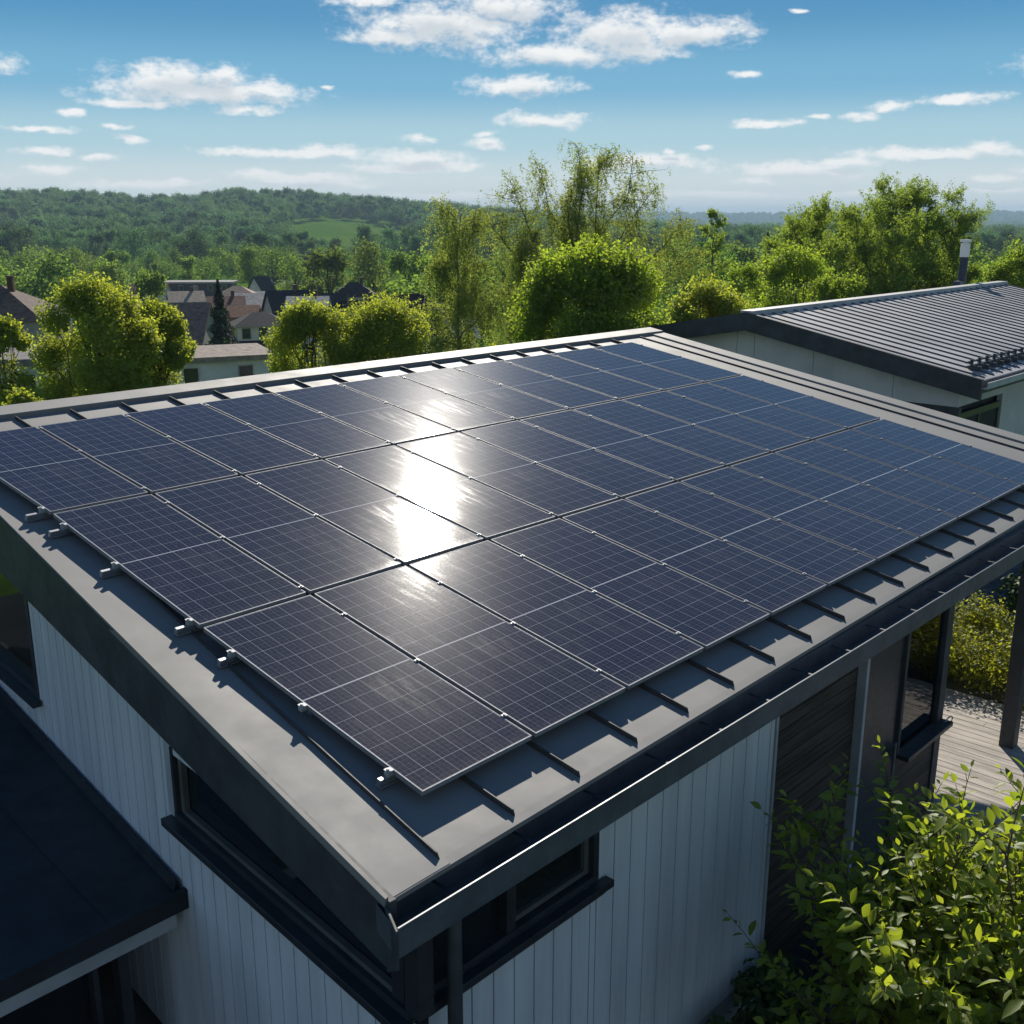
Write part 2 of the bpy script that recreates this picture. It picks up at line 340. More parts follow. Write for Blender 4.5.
def build_ground():
    rs = np.concatenate([np.linspace(0, 20, 6)[1:], np.linspace(24, 130, 28), np.geomspace(140, 9000, 90)])
    fa = math.atan2(FWD[1], FWD[0])
    an = np.concatenate([np.linspace(-.75, .75, 150), np.linspace(.8, 2 * math.pi - .8, 60)]) + fa
    A, R_ = np.meshgrid(an, rs); X = CAM[0] + R_ * np.cos(A); Y = CAM[1] + R_ * np.sin(A); Z = ground(X, Y)
    n, k = X.shape; V = np.stack([X, Y, Z], -1).reshape(-1, 3).tolist(); V.append((CAM[0], CAM[1], 0.0))
    F = [(i * k + j, i * k + (j + 1) % k, (i + 1) * k + (j + 1) % k, (i + 1) * k + j) for i in range(n - 1) for j in range(k)]
    F += [(n * k, (j + 1) % k, j) for j in range(k)]; F = [f[::-1] for f in F]
    mt = bpy.data.materials.new('meadow'); mt.use_nodes = True; T = NT(mt.node_tree); p = T.n['Principled BSDF']
    tc = T.new('ShaderNodeTexCoord').outputs['Object']
    c = T.mix(T.ramp(T.noise(tc, .02, 4), .4, .62), (.085, .20, .016, 1), (.135, .235, .024, 1))
    c = T.mix(T.ramp(T.noise(tc, .9, 6, .7), .35, .7), c, (.045, .085, .014, 1))
    T.link(c, p.inputs['Base Color']); p.inputs['Roughness'].default_value = 1.0; p.inputs['Specular IOR Level'].default_value = 0
    b = T.new('ShaderNodeBump'); b.inputs['Strength'].default_value = .5; pass
    mb = MB(); mb.v = [tuple(v) for v in V]; mb.f = F
    kind(mb.build('ground', mt, smooth=True), 'structure')
build_ground()
def build_yard():
    mb = MB(); mb.box(-14, 21, -16, 9.5, -.6, .008)
    mt = mat('gravel_yard', (.13, .125, .12), .9, 0, .2, .35, .8, .6, 45)
    kind(mb.build('gravel_yard', mt), 'structure')
build_yard()

# ---------------------------------------------------------------- the house
CS, SN = math.cos(SL), math.sin(SL)
def RP(u, vs, off=0.0):                      # point on the roof: along the eave, up the slope, above the panel glass
    return np.array([u, vs * CS - off * SN, vs * SN + off * CS + ZO])
D = -0.11                                    # roof skin below the panel glass
VK = 0.0777
def VE(u): return -.475 + .0145 * (u + .6)
def uv_left(vs): return -0.604 + VK * (vs + 0.456)
V0, V1 = -0.475, 7.50
U1 = 12.28
house = thing('solar_house', 'white board-clad house with low grey metal roof carrying rows of solar panels', 'house', (3.3, 3.5, 0))
HL = Vector(house.location)
def hp(mb, name, material, parent=None, **kw):   # a part of the house, built in world coordinates
    o = mb.build(name, material, **kw)
    o.parent = parent or house
    if parent is None: o.location = -HL
    return o
def rp_slab(mb, u0, u1, v0, v1, o0, o1):     # slab parallel to the roof
    mb.hexa([RP(u0, v0, o0), RP(u1, v0, o0), RP(u1, v1, o0), RP(u0, v1, o0), RP(u0, v0, o1), RP(u1, v0, o1), RP(u1, v1, o1), RP(u0, v1, o1)])
SEAM0, SEAMD = -0.20, 0.578
def build_roof():
    mb = MB()
    a, b = uv_left(V0), uv_left(V1)
    ea, eb = VE(a), VE(U1)
    mb.hexa([RP(a, ea, D - .025), RP(U1, eb, D - .025), RP(U1, V1, D - .025), RP(b, V1, D - .025), RP(a, ea, D), RP(U1, eb, D), RP(U1, V1, D), RP(b, V1, D)])
    # drip fold along the eave, 4 mm proud
    mb.hexa([RP(a + .01, ea - .008, D - .03), RP(U1, eb - .008, D - .03), RP(U1, eb + .052, D - .03), RP(a + .01, ea + .052, D - .03),
             RP(a + .01, ea - .008, D + .004), RP(U1, eb - .008, D + .004), RP(U1, eb + .052, D + .006), RP(a + .01, ea + .052, D + .006)])
    # wide verge flashing on the left with a small turned-up lip
    for (o0, o1, h0, h1) in ((.0, .43, D - .02, D + .007), (-.012, .012, D - .03, D + .022)):
        mb.hexa([RP(a + o0, ea + .001, h0), RP(a + o1, ea + .006, h0), RP(b + o1, 7.22, h0), RP(b + o0, 7.22, h0), RP(a + o0, ea + .001, h1), RP(a + o1, ea + .006, h1), RP(b + o1, 7.22, h1), RP(b + o0, 7.22, h1)])
    o = hp(mb, 'roof', M['roof'])
    # seams: upright ribs up the slope
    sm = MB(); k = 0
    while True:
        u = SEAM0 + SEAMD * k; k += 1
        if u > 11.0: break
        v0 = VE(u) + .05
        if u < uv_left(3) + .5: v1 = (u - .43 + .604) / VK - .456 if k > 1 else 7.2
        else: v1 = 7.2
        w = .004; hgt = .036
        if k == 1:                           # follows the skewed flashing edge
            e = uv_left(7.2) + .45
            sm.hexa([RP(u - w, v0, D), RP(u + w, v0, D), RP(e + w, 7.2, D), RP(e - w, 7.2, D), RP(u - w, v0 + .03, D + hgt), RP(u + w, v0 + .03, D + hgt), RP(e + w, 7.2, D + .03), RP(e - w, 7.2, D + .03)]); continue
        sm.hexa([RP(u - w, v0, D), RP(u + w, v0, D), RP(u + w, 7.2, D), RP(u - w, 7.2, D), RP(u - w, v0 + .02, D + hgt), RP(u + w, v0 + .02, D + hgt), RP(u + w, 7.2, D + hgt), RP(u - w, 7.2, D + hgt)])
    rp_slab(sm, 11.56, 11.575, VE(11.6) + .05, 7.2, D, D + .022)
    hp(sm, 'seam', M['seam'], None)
    # ridge cap and right verge cap, raised boxes
    cb = MB(); rp_slab(cb, b - .05, U1 + .02, 7.24, 7.53, D - .01, D + .05); rp_slab(cb, 11.95, U1 + .02, VE(12) + .02, 7.238, D - .01, D + .024)
    hp(cb, 'ridge_cap', M['roof'], bevel=.006)
build_roof()

LV = np.array([VK, 1.0, 0.0]); LV /= np.linalg.norm(LV); LN = np.array([-LV[1], LV[0], 0.0])   # left wall: along, outward
LP0 = np.array([uv_left(V0), V0 * CS - D * SN, 0])       # plan point of the near roof corner
def zroof(y): return ZO + (D / CS) + (y + D * SN * 0) * math.tan(SL)
def LPt(l, off, z):                          # point by the left wall: l along, off inward, z
    p = LP0 + LV * l - LN * off; return np.array([p[0], p[1], z])
WH = -.28
CX = float((LP0 + LV * .10 - LN * .20)[0])
#                                   # front wall plane
LOFF = .20                                   # left wall inside the verge
LEN = 7.75
def build_fascias():
    mb = MB(); a_ = LP0[0]                   # left verge board
    zb = lambda l, dz: zroof(LP0[1] + LV[1] * l) + dz
    for (o0, o1, t0, t1) in ((.0, .045, -.40, .004),):
        L1 = LEN
        mb.hexa([LPt(-.02, o0, zb(0, t0)), LPt(-.02, o1, zb(0, t0)), LPt(L1, o1, zb(L1, t0 - .2)), LPt(L1, o0, zb(L1, t0 - .2)),
                 LPt(-.02, o0 , zb(0, t1)), LPt(-.02, o1, zb(0, t1)), LPt(L1, o1, zb(L1, t1)), LPt(L1, o0, zb(L1, t1))])
    mb.hexa([(a_ - .100, -.630, ZO - .43), (a_ - .083, -.630, ZO - .43), (a_ + .002, LP0[1], ZO - .58), (a_ - .016, LP0[1], ZO - .58), (a_ - .100, -.630, ZO - .216), (a_ - .083, -.630, ZO - .216), (a_ + .002, LP0[1], ZO - .205), (a_ - .016, LP0[1], ZO - .205)])
    hp(mb, 'fascia', M['fascia'], bevel=.004)
    mb = MB(); a = LP0[0]
    mb.box(a + .05, U1, -.372, -.340, ZO - .46, ZO - .215)      # behind the gutter
    hp(mb, 'fascia', M['fascia'])
    mb = MB(); mb.hexa([RP(U1 - .04, V0, D - .40), RP(U1, V0, D - .40), RP(U1, V1, D - .40), RP(U1 - .04, V1, D - .40), RP(U1 - .04, V0, D - .102), RP(U1, V0, D - .102), RP(U1, V1, D - .102), RP(U1 - .04, V1, D - .102)])
    hp(mb, 'fascia', M['fascia'])
    mb = MB(); mb.box(uv_left(7.4), U1, 7.36, 7.40, ZO + .62, ZO + .955); hp(mb, 'fascia', M['fascia'])
    mb = MB()                                # soffit boards under the eaves
    mb.box(CX + .01, U1 - .05, -.338, WH + .13, ZO - .475, ZO - .462)
    hp(mb, 'soffit', M['fascia'])
    mb = MB(); mb.hexa([RP(CX + .30, .0, D - .20), RP(U1 - .05, .0, D - .20), RP(U1 - .05, 7.2, D - .20), RP(CX + .75, 7.2, D - .20), RP(CX + .30, .0, D - .18), RP(U1 - .05, .0, D - .18), RP(U1 - .05, 7.2, D - .18), RP(CX + .75, 7.2, D - .18)])
    hp(mb, 'soffit', M['fascia'])
build_fascias()
def build_gutter():
    g = MB(); x0, x1 = LP0[0] - .075, U1
    h0, h1, zb, zt, t = -.374, -.612, ZO - .385, ZO - .222, .006
    xb = LP0[0] - .004
    g.hexa([(x0, h1, zb), (x1, h1, zb), (x1, h0, zb), (xb, h0, zb), (x0, h1, zb + t), (x1, h1, zb + t), (x1, h0, zb + t), (xb, h0, zb + t)])
    g.box(x0, x1, h1 - .004, h1 + t, zb, zt)
    g.box(x0, x1, h1 - .008, h1 + .006, zt, zt + .008)
    g.box(xb, x1, h0 - t, h0, zb + t + .0005, zt - .01)
    g.hexa([(x0 - t, h1 - .004, zb), (x0 - .0005, h1 - .004, zb), (xb - .0005, h0, zb), (xb - t, h0, zb), (x0 - t, h1 - .004, zt - .004), (x0 - .0005, h1 - .004, zt - .004), (xb - .0005, h0, zt - .004), (xb - t, h0, zt - .004)])
    o = hp(g, 'gutter', M['gutter'], bevel=.003)
    u = -.25
    while u < U1:
        b = MB(); b.box(u - .010, u + .010, h1 + .013, h0 - t - .001, zt - .050, zt - .046); b.build('bracket', M['bracket'], o); u += .62
    d = MB(); d.tube([(-.16, -.45, zb + .002), (-.155, -.445, ZO - .7), (-.13, -.42, .05)], .042, 16)
    dp = hp(d, 'downpipe', M['fascia'], smooth=True)
    for z in (ZO - 1.62, ZO - 2.6):
        k = MB(); k.tube([(-.14, -.43, z), (-.14, -.43, z + .03)], .050, 12); k.box(-.155, -.125, -.385, WH - .003, z + .002, z + .028); k.build('pipe_clip', M['fascia'], dp)
build_gutter()

def boards_front(mb, x0, x1, z0, ztop, openings, w=.178, gap=.012, h0=WH, t=.022):
    x = x0
    while x < x1 - .01:
        xe = min(x + w, x1); segs = [(z0, ztop)]
        for (a, b, c, d) in openings:
            if xe > a + .001 and x < b - .001:
                if x < a < xe: xe = a
                elif x < b < xe: xe = b
        for (a, b, c, d) in openings:
            if (x + xe) / 2 > a and (x + xe) / 2 < b: segs = [(p, q) for (p, q) in ((z0, c), (d, ztop)) if q - p > .01]
        for (p, q) in segs: mb.box(x, xe - gap, h0, h0 + t, p, q)
        x = xe
WZ = ZO - 1.06                               # sill height of the corner window
C0 = LP0 + LV * .10 - LN * LOFF              # wall corner in plan
CX = C0[0]
def build_walls():
    mb = MB(); boards_front(mb, CX + .004, 3.47, .32, ZO - .40, [(CX - 1, 1.27, WZ, ZO - .50)])
    hp(mb, 'wall', M['board'])
    bk = MB()                                # dark backing seen in the joints
    bk.box(CX + .03, 3.46, WH + .022, WH + .12, .30, WZ); bk.box(1.27, 3.46, WH + .0221, WH + .1202, WZ, ZO - .47); bk.box(CX + .03, 1.27, WH + .0222, WH + .1201, ZO - .50, ZO - .465)
    hp(bk, 'wall_backing', M['gap'])
    # left wall boards
    mb = MB(); bk = MB(); l = .1; w = .172
    op = [(0.0, 2.84, WZ - .02, ZO - .56), (5.50, 7.3, ZO - 1.06, ZO + .05)]
    while l < 7.55:
        le = min(l + w, 7.55)
        for (a, b, c, d) in op:
            if l < a < le: le = a
            elif l < b < le: le = b
        top = zroof(LP0[1] + l) - .13; segs = [(.1, top)]
        for (a, b, c, d) in op:
            if a < (l + le) / 2 < b: segs = [(p, q) for (p, q) in ((.1, c), (d, top)) if q - p > .02]
        for (p, q) in segs:
            mb.obox(LPt(l, LOFF, p), LV * (le - l - .012), -LN * .022, (0, 0, q - p))
            bk.obox(LPt(l, LOFF + .0222, p), LV * (le - l), -LN * .09, (0, 0, q - p))
        l = le
    hp(mb, 'wall', M['board']); hp(bk, 'wall_backing', M['gap'])
    pl = MB(); pl.box(CX + .02, 3.5, WH + .01, WH + .1, .0, .316); hp(pl, 'plinth', M['trim'])
    # corner window, wrapping both walls
    fr = MB()
    zt = ZO - .50
    fr.box(CX + .02, 1.268, WH - .012, WH + .10, WZ + .001, WZ + .05); fr.box(1.215, 1.268, WH - .011, WH + .11, WZ + .051, zt)
    for u in (.42,): fr.box(u, u + .075, WH - .005, WH + .085, WZ + .051, zt)
    fr.box(CX + .02, CX + .12, WH - .010, WH + .09, WZ + .051, zt + .03)
    w1 = hp(fr, 'window', M['roof_dark'])
    ins = MB(); ins.box(1.17, 1.213, WH + .03, WH + .06, WZ + .06, zt); ins.box(.50, 1.168, WH + .03, WH + .06, WZ + .06, WZ + .095); ins.box(.50, .535, WH + .03, WH + .06, WZ + .096, zt)
    ins.build('frame', M['frame_grey'], w1)
    p = MB(); p.box(CX + .12, 1.21, WH + .061, WH + .067, WZ + .05, zt); p.build('pane', M['pane'], w1)
    s = MB(); s.box(CX - .10, 1.34, WH - .085, WH - .013, WZ - .05, WZ + .0); s.box(CX - .06, 1.30, WH - .045, WH - .002, WZ - .10, WZ - .0505); s.build('sill', M['roof_dark'], w1, bevel=.004)
    # left leg
    fr = MB()
    fr.obox(LPt(.115, LOFF - .012, WZ + .0), LV * 2.72, -LN * .11, (0, 0, .05)); fr.obox(LPt(2.80, LOFF - .008, WZ + .051), LV * .039, -LN * .12, (0, 0, .5))
    fr.obox(LPt(.02, LOFF - .009, WZ + .052), LV * .12, -LN * .1, (0, 0, .56))
    w2 = hp(fr, 'window', M['roof_dark'])
    ins = MB(); ins.obox(LPt(2.73, LOFF + .02, WZ + .06), LV * .05, -LN * .04, (0, 0, .5)); ins.obox(LPt(.15, LOFF + .02, WZ + .052), LV * 2.575, -LN * .04, (0, 0, .035)); ins.build('frame', M['frame_grey'], w2)
    p = MB(); p.obox(LPt(.14, LOFF + .065, WZ + .05), LV * 2.65, -LN * .006, (0, 0, .52)); p.build('pane', M['pane'], w2)
    j = MB(); j.obox(LPt(2.842, LOFF - .002, WZ + .002), LV * .10, -LN * .02, (0, 0, .56)); j.build('jamb', M['trim'], w2)
    s = MB(); s.obox(LPt(.0, LOFF - .09, WZ - .06), LV * 2.90, -LN * .085, (0, 0, .058)); s.obox(LPt(.06, LOFF - .05, WZ - .12), LV * 2.82, -LN * .048, (0, 0, .0595)); s.build('sill', M['roof_dark'], w2, bevel=.004)
    # second window further up the left wall
    fr = MB(); z0, z1 = ZO - 1.06, ZO + .05
    fr.obox(LPt(5.49, LOFF - .012, z0), LV * .06, -LN * .11, (0, 0, z1 - z0)); fr.obox(LPt(5.551, LOFF - .011, z0), LV * 1.74, -LN * .11, (0, 0, .06)); fr.obox(LPt(5.551, LOFF - .011, z1 - .05), LV * 1.74, -LN * .11, (0, 0, .05))
    w3 = hp(fr, 'window', M['roof_dark'])
    p = MB(); p.obox(LPt(5.55, LOFF + .04, z0 + .05), LV * 1.72, -LN * .006, (0, 0, z1 - z0 - .1)); p.build('pane', M['pane_dull'], w3)
    s = MB(); s.obox(LPt(5.42, LOFF - .09, z0 - .05), LV * 1.9, -LN * .076, (0, 0, .049)); s.build('sill', M['roof_dark'], w3)
    # rear and right walls
    mb = MB(); mb.box(.25, 6.9, 7.0, 7.12, 0, ZO + .8); mb.box(6.86, 6.98, 2.2, 6.999, 0, ZO - .48); hp(mb, 'wall', M['board'])
    # recess with horizontal slats
    s = MB(); z = .12
    while z < ZO - .5:
        s.box(3.505, 4.98, WH + .05, WH + .075, z, z + .118); z += .126
    hp(s, 'slatted_wall', M['slat'])
    t = MB(); t.box(3.472, 3.50, WH - .012, WH + .08, .1, ZO - .47); hp(t, 'corner_trim', M['trim'])
    t = MB(); t.box(4.985, 5.035, WH - .03, WH + .08, .1, ZO - .47); hp(t, 'corner_trim', M['trim'])
    bk = MB(); bk.box(3.5, 4.98, WH + .08, WH + .14, .1, ZO - .47); hp(bk, 'wall_backing', M['gap'])
    # glazed corner
    f = MB(); f.box(5.04, 5.16, WH + .10, WH + .2, .1, ZO - .47); f.box(5.16, 5.90, WH + .03, WH + .09, .1, ZO - .47)
    dr = hp(f, 'door', M['roof_dark'])
    hd = MB(); hd.tube([(5.80, WH - .02, 1.0), (5.80, WH - .02, 1.5)], .012, 8); hd.box(5.79, 5.81, WH - .02, WH + .03, 1.02, 1.04); hd.box(5.79, 5.81, WH - .02, WH + .03, 1.46, 1.48); hd.build('handle', M['alu'], dr)
    f = MB(); zs = ZO - 1.98
    f.box(5.901, 6.84, WH, WH + .08, zs - .07, zs); f.box(5.901, 5.95, WH - .002, WH + .081, zs + .001, ZO - .47); f.box(6.84, 6.985, WH - .004, WH + .14, .1, ZO - .47)
    cw = hp(f, 'window', M['fascia'])
    jb = MB(); jb.box(6.86, 6.97, 2.08, 2.199, .1, ZO - .48); jb.build('jamb', M['fascia'], cw)
    p = MB(); p.box(5.951, 6.839, WH + .035, WH + .043, zs + .001, ZO - .475); p.box(6.91, 6.918, WH + .141, 2.079, .12, ZO - .485); p.build('pane', M['glass'], cw)
    s = MB(); s.box(5.90, 6.98, WH - .12, WH - .005, zs - .035, zs + .01); s.build('sill', M['roof_dark'], cw, bevel=.004)
    kn = MB(); kn.box(5.905, 6.838, WH + .015, WH + .075, .1, zs - .071); hp(kn, 'knee_wall', M['slat'])
    fl = MB(); fl.box(.0, 6.9, WH + .3, 6.9, .02, .09); fl.box(5.02, 5.10, WH + .3, 6.95, .1, ZO - .48); fl.box(5.11, 6.85, 3.2, 3.3, .1, ZO - .48); hp(fl, 'interior', M['dark'])
    p2 = MB(); p2.box(9.30, 9.47, -.33, -.16, .1, ZO - .463); hp(p2, 'post', M['fascia'], bevel=.006)
    p2 = MB(); p2.box(9.30, 9.47, 6.5, 6.67, .1, ZO - .463); hp(p2, 'post', M['fascia'], bevel=.006)
    lp = MB(); pts = [(6.99 + .10 * math.sin(a) + .02, WH - .06, zs - .02 + .10 * math.cos(a) * .5) for a in np.linspace(0, 2 * math.pi, 13)]; lp.tube(pts, .008, 6, False); hp(lp, 'hook', M['alu'])
build_walls()

# ---------------------------------------------------------------- solar panels, rails, clamps
UA = [[-.004, .936, 1.879, 2.827, 3.778, 4.733, 5.692, 6.655, 7.622, 8.592, 9.566, 10.545], [.025, .955, 1.893, 2.837, 3.789, 4.747, 5.712, 6.685, 7.664, 8.651, 9.644, 10.644],
      [.067, .971, 1.888, 2.818, 3.762, 4.719, 5.689, 6.673, 7.670, 8.680, 9.704, 10.740], [.012, .909, 1.821, 2.748, 3.690, 4.647, 5.620, 6.607, 7.609, 8.627, 9.659, 10.706]]
VA = [(.0064, -.0333), (.0062, 2.2416), (.0082, 4.5336), (.0107, 6.624)]
ORD = ['first', 'second', 'third', 'fourth', 'fifth', 'sixth', 'seventh', 'eighth', 'ninth', 'tenth', 'last']
ROWN = ['row along the gutter', 'middle row', 'row along the ridge']
def build_panels():
    for j in range(3):
        for i in range(11):
            g, gv = .019, .026
            q = [(UA[j][i] + g, VA[j][0] * i + VA[j][1] + (gv if j else 0)), (UA[j][i + 1] - g, VA[j][0] * (i + 1) + VA[j][1] + (gv if j else 0)),
                 (UA[j + 1][i + 1] - g, VA[j + 1][0] * (i + 1) + VA[j + 1][1] - gv), (UA[j + 1][i] + g, VA[j + 1][0] * i + VA[j + 1][1] - gv)]
            q = np.array(q); ctr = q.mean(0)
            lab = 'dark solar panel, %s from the left in the %s' % (ORD[i], ROWN[j])
            if i == 0 and j == 0: lab = 'dark solar panel at the near corner of the roof, nearest the gutter end'
            if i == 10: lab = 'dark solar panel at the far right end of the %s' % ROWN[j]
            O = RP(ctr[0], ctr[1], -.035)
            t = thing('solar_module', lab, 'solar panel', O, 'solar panels on the metal roof')
            rot = Matrix.Rotation(SL, 4, 'X'); t.rotation_euler = rot.to_euler()
            L = q - ctr; z0, z1 = .002, .033
            me = bpy.data.meshes.new('laminate')     # slab under the frame lip, top face carries the cells
            ins = L * np.array([1 - .010 / .93, 1 - .010 / 2.2])
            vs = [(*p, .012) for p in ins] + [(*p, z1 - .002) for p in ins]
            me.from_pydata(vs, [], [(3, 2, 1, 0), (4, 5, 6, 7), (0, 1, 5, 4), (1, 2, 6, 5), (2, 3, 7, 6), (3, 0, 4, 7)])
            uvl = me.uv_layers.new(name='UVMap'); uvc = [(0, 0), (1, 0), (1, 1), (0, 1)]
            for pl in me.polygons:
                for li in pl.loop_indices: uvl.data[li].uv = uvc[me.loops[li].vertex_index % 4]
            me.materials.append(M['cells'])
            o = bpy.data.objects.new('laminate', me); COL.objects.link(o); o.parent = t
            fr = MB(); inn = L * np.array([1 - .011 / .93, 1 - .011 / 2.2])
            vs = []
            for (ring, z) in ((L, z0), (L, z1), (inn, z1), (inn, z0)): vs += [(*p, z) for p in ring]
            fs = []
            for k in range(4):
                n = (k + 1) % 4
                fs += [(k, n, 4 + n, 4 + k), (4 + k, 4 + n, 8 + n, 8 + k), (8 + k, 8 + n, 12 + n, 12 + k), (12 + k, 12 + n, n, k)]
            fr.add(vs, fs); fr.build('frame', M['alu_frame'], t)
build_panels()
def build_rails():
    spec = [(.23, 0, -.075, 'lowest rail, just above the gutter'), (1.05, 0, .06, 'short-ended rail under the middle of the row along the gutter'), (1.84, 0, -.075, 'rail under the upper end of the row along the gutter'),
            (2.36, 1, -.08, 'rail under the lower end of the middle row'), (3.42, 1, -.07, 'rail under the centre of the middle row'), (4.27, 1, -.06, 'rail under the upper end of the middle row'),
            (4.66, 2, -.07, 'rail under the lower end of the row along the ridge'), (5.77, 2, -.04, 'rail under the centre of the row along the ridge'), (6.52, 2, -.04, 'topmost rail, nearest the ridge cap')]
    for (v, j, ux, lab) in spec:
        t = thing('mounting_rail', 'silver aluminium %s' % lab, 'mounting rail', RP(5.4, v, -.08), 'panel mounting rails'); t.rotation_euler = Matrix.Rotation(SL, 4, 'X').to_euler()
        x0, x1 = ux - 5.4, 10.72 - 5.4
        r = MB(); r.box(x0, x1, -.017, .017, .0, .042); r.box(x0 - .001, x1 + .001, -.026, .026, -.008, -.0005); r.build('rail_profile', M['alu'], t, bevel=.003)
        u = SEAM0 + SEAMD
        while u < 10.7:
            f = MB(); f.box(u - 5.4 - .02, u - 5.4 + .02, -.03, .03, -.029, -.0085); f.build('seam_clamp', M['alu'], t); u += SEAMD * 2
        for i in range(12):
            w = (v - VA[j][1]) / (VA[j + 1][1] - VA[j][1]); u = UA[j][i] * (1 - w) + UA[j + 1][i] * w - 5.4
            c = MB()
            if i == 0: c.box(u - .022, u + .020, -.018, .018, .0425, .0795); c.box(u - .030, u - .003, -.016, .016, .078, .0845)
            elif i == 11: c.box(u - .020, u + .02, -.018, .018, .0795, .084)
            else: c.box(u - .020, u + .020, -.013, .013, .0795, .0830)
            c.tube([(u - (.012 if i == 0 else 0), 0, .083), (u - (.012 if i == 0 else 0), 0, .091)], .009, 8)
            c.build('clamp', M['clamp'], t)
build_rails()

# ---------------------------------------------------------------- annex with flat dark roof, lower left
def build_annex():
    t = thing('annex_building', 'low annex with dark felt roof against the left wall of the white house', 'annex', (-2.5, 4.8, 0)); o = Vector(t.location)
    def put(mb, name, m, parent=None, **k):
        x = mb.build(name, m, parent or t, **k)
        if parent is None: x.location = -o
        return x
    y0, y1 = 2.33, 8.2; zr = lambda y: ZO - 1.63 + (y - y0) * .068
    xr0 = CX + (y0 + .3) * VK - .022; xr1 = CX + (y1 + .3) * VK - .022
    mb = MB(); mb.hexa([(-6, y0, zr(y0) - .16), (xr0, y0, zr(y0) - .16), (xr1, y1, zr(y1) - .16), (-6, y1, zr(y1) - .16), (-6, y0, zr(y0)), (xr0, y0, zr(y0)), (xr1, y1, zr(y1)), (-6, y1, zr(y1))])
    # felt laps, upturn by the wall and drip edge
    for xl in (-.75, -1.75, -2.75, -3.75): mb.hexa([(xl, y0 + .02, zr(y0 + .02) - .01), (xl + .10, y0 + .02, zr(y0 + .02) - .01), (xl + .18, 5.9, zr(5.9) - .01), (xl + .08, 5.9, zr(5.9) - .01), (xl, y0 + .02, zr(y0 + .02) + .006), (xl + .10, y0 + .02, zr(y0 + .02) + .006), (xl + .18, 5.9, zr(5.9) + .006), (xl + .08, 5.9, zr(5.9) + .006)])
    mb.hexa([(xr0 - .05, y0 + .03, zr(y0) - .02), (xr0, y0 + .03, zr(y0) - .02), (xr1, y1, zr(y1) - .02), (xr1 - .05, y1, zr(y1) - .02), (xr0 - .02, y0 + .03, zr(y0) + .07), (xr0, y0 + .03, zr(y0) + .07), (xr1, y1, zr(y1) + .07), (xr1 - .02, y1, zr(y1) + .07)])
    mb.box(-6, xr0 + .03, y0 - .045, y0 - .001, zr(y0) - .13, zr(y0) + .022)
    put(mb, 'roof', M['annex'])
    st = MB(); st.hexa([(-6, 5.95, zr(5.95) - .0), (xr0 + .02, 5.95, zr(5.95)), (xr1 - .07, y1, zr(y1)), (-6, y1, zr(y1)), (-6, 6.02, zr(5.95) + .12), (xr0 + .0, 6.02, zr(5.95) + .12), (xr1 - .07, y1, zr(y1) + .12), (-6, y1, zr(y1) + .12)]); put(st, 'raised_kerb', M['annex'])
    f = MB(); f.box(-6, xr0 - .04, y0 + .04, y0 + .10, zr(y0) - .30, zr(y0) - .161); put(f, 'fascia', M['trim'])
    w = MB(); w.box(-6, -5.4, y0 + .55, y0 + .7, 0, zr(y0) - .162); w.box(-6.0, -5.85, y0 + .7, y1, 0, zr(y0) - .162); w.box(-5.85, -.05, y1 - .3, y1 - .15, 0, zr(y0)); put(w, 'wall', M['board'])
    fr = MB(); fr.box(-.62, -.54, y0 + .25, y0 + .37, 0, zr(y0) - .165); fr.box(-.80, -.76, y0 + .28, y0 + .36, 0, zr(y0) - .165); fr.box(-5.4, -.81, y0 + .28, y0 + .36, zr(y0) - .36, zr(y0) - .302); d = put(fr, 'sliding_door', M['roof_dark'])
    p = MB(); p.box(-5.4, -.80, y0 + .38, y0 + .39, .05, zr(y0) - .31); p.build('pane', M['pane'], d)
build_annex()

# ---------------------------------------------------------------- deck, hedge
def build_deck():
    mb = MB(); x = 4.55; rnd = random.Random(3)
    while x < 10.5:
        ya, yb = -2.6, (WH - .06 if x < 7.0 else 2.9); cut = rnd.uniform(-1.6, 1.8)
        for a, b in ((ya, min(cut, yb)), (cut, yb)):
            if b - a > .15: mb.box(x, x + .128, a + .003, b - .003, .02, .10 + rnd.uniform(-.0015, .0015))
        x += .139
    kind(mb.build('deck', M['deck']), 'structure')
    b = MB(); b.box(4.56, 10.5, -2.58, 2.55, .0, .018); kind(b.build('deck_substructure', M['dark']), 'structure')
build_deck()

# ---------------------------------------------------------------- trees
def leaf_quads(C, N, size, rng, asp=.62, jit=.35):
    n = len(C); N = N + rng.normal(0, jit, (n, 3)); N /= np.linalg.norm(N, axis=1)[:, None] + 1e-9
    t = rng.normal(0, 1, (n, 3)); A = np.cross(N, t); A /= np.linalg.norm(A, axis=1)[:, None] + 1e-9; B = np.cross(N, A)
    s = (size * rng.uniform(.65, 1.3, n))[:, None]
    a = A * s * .5; b = B * s * .5 * asp
    return np.stack([C - a, C + b - a * .1 , C + a, C - b - a * .1], 1)
def limb_path(p0, p1, rng, sag=.0, k=5, wob=.05):
    p0, p1 = np.array(p0, float), np.array(p1, float); L = np.linalg.norm(p1 - p0); P = []
    for t in np.linspace(0, 1, k):
        p = p0 + (p1 - p0) * t; p[2] += sag * L * 4 * t * (1 - t)
        if 0 < t < 1: p = p + rng.normal(0, wob * L, 3)
        P.append(p)
    return P
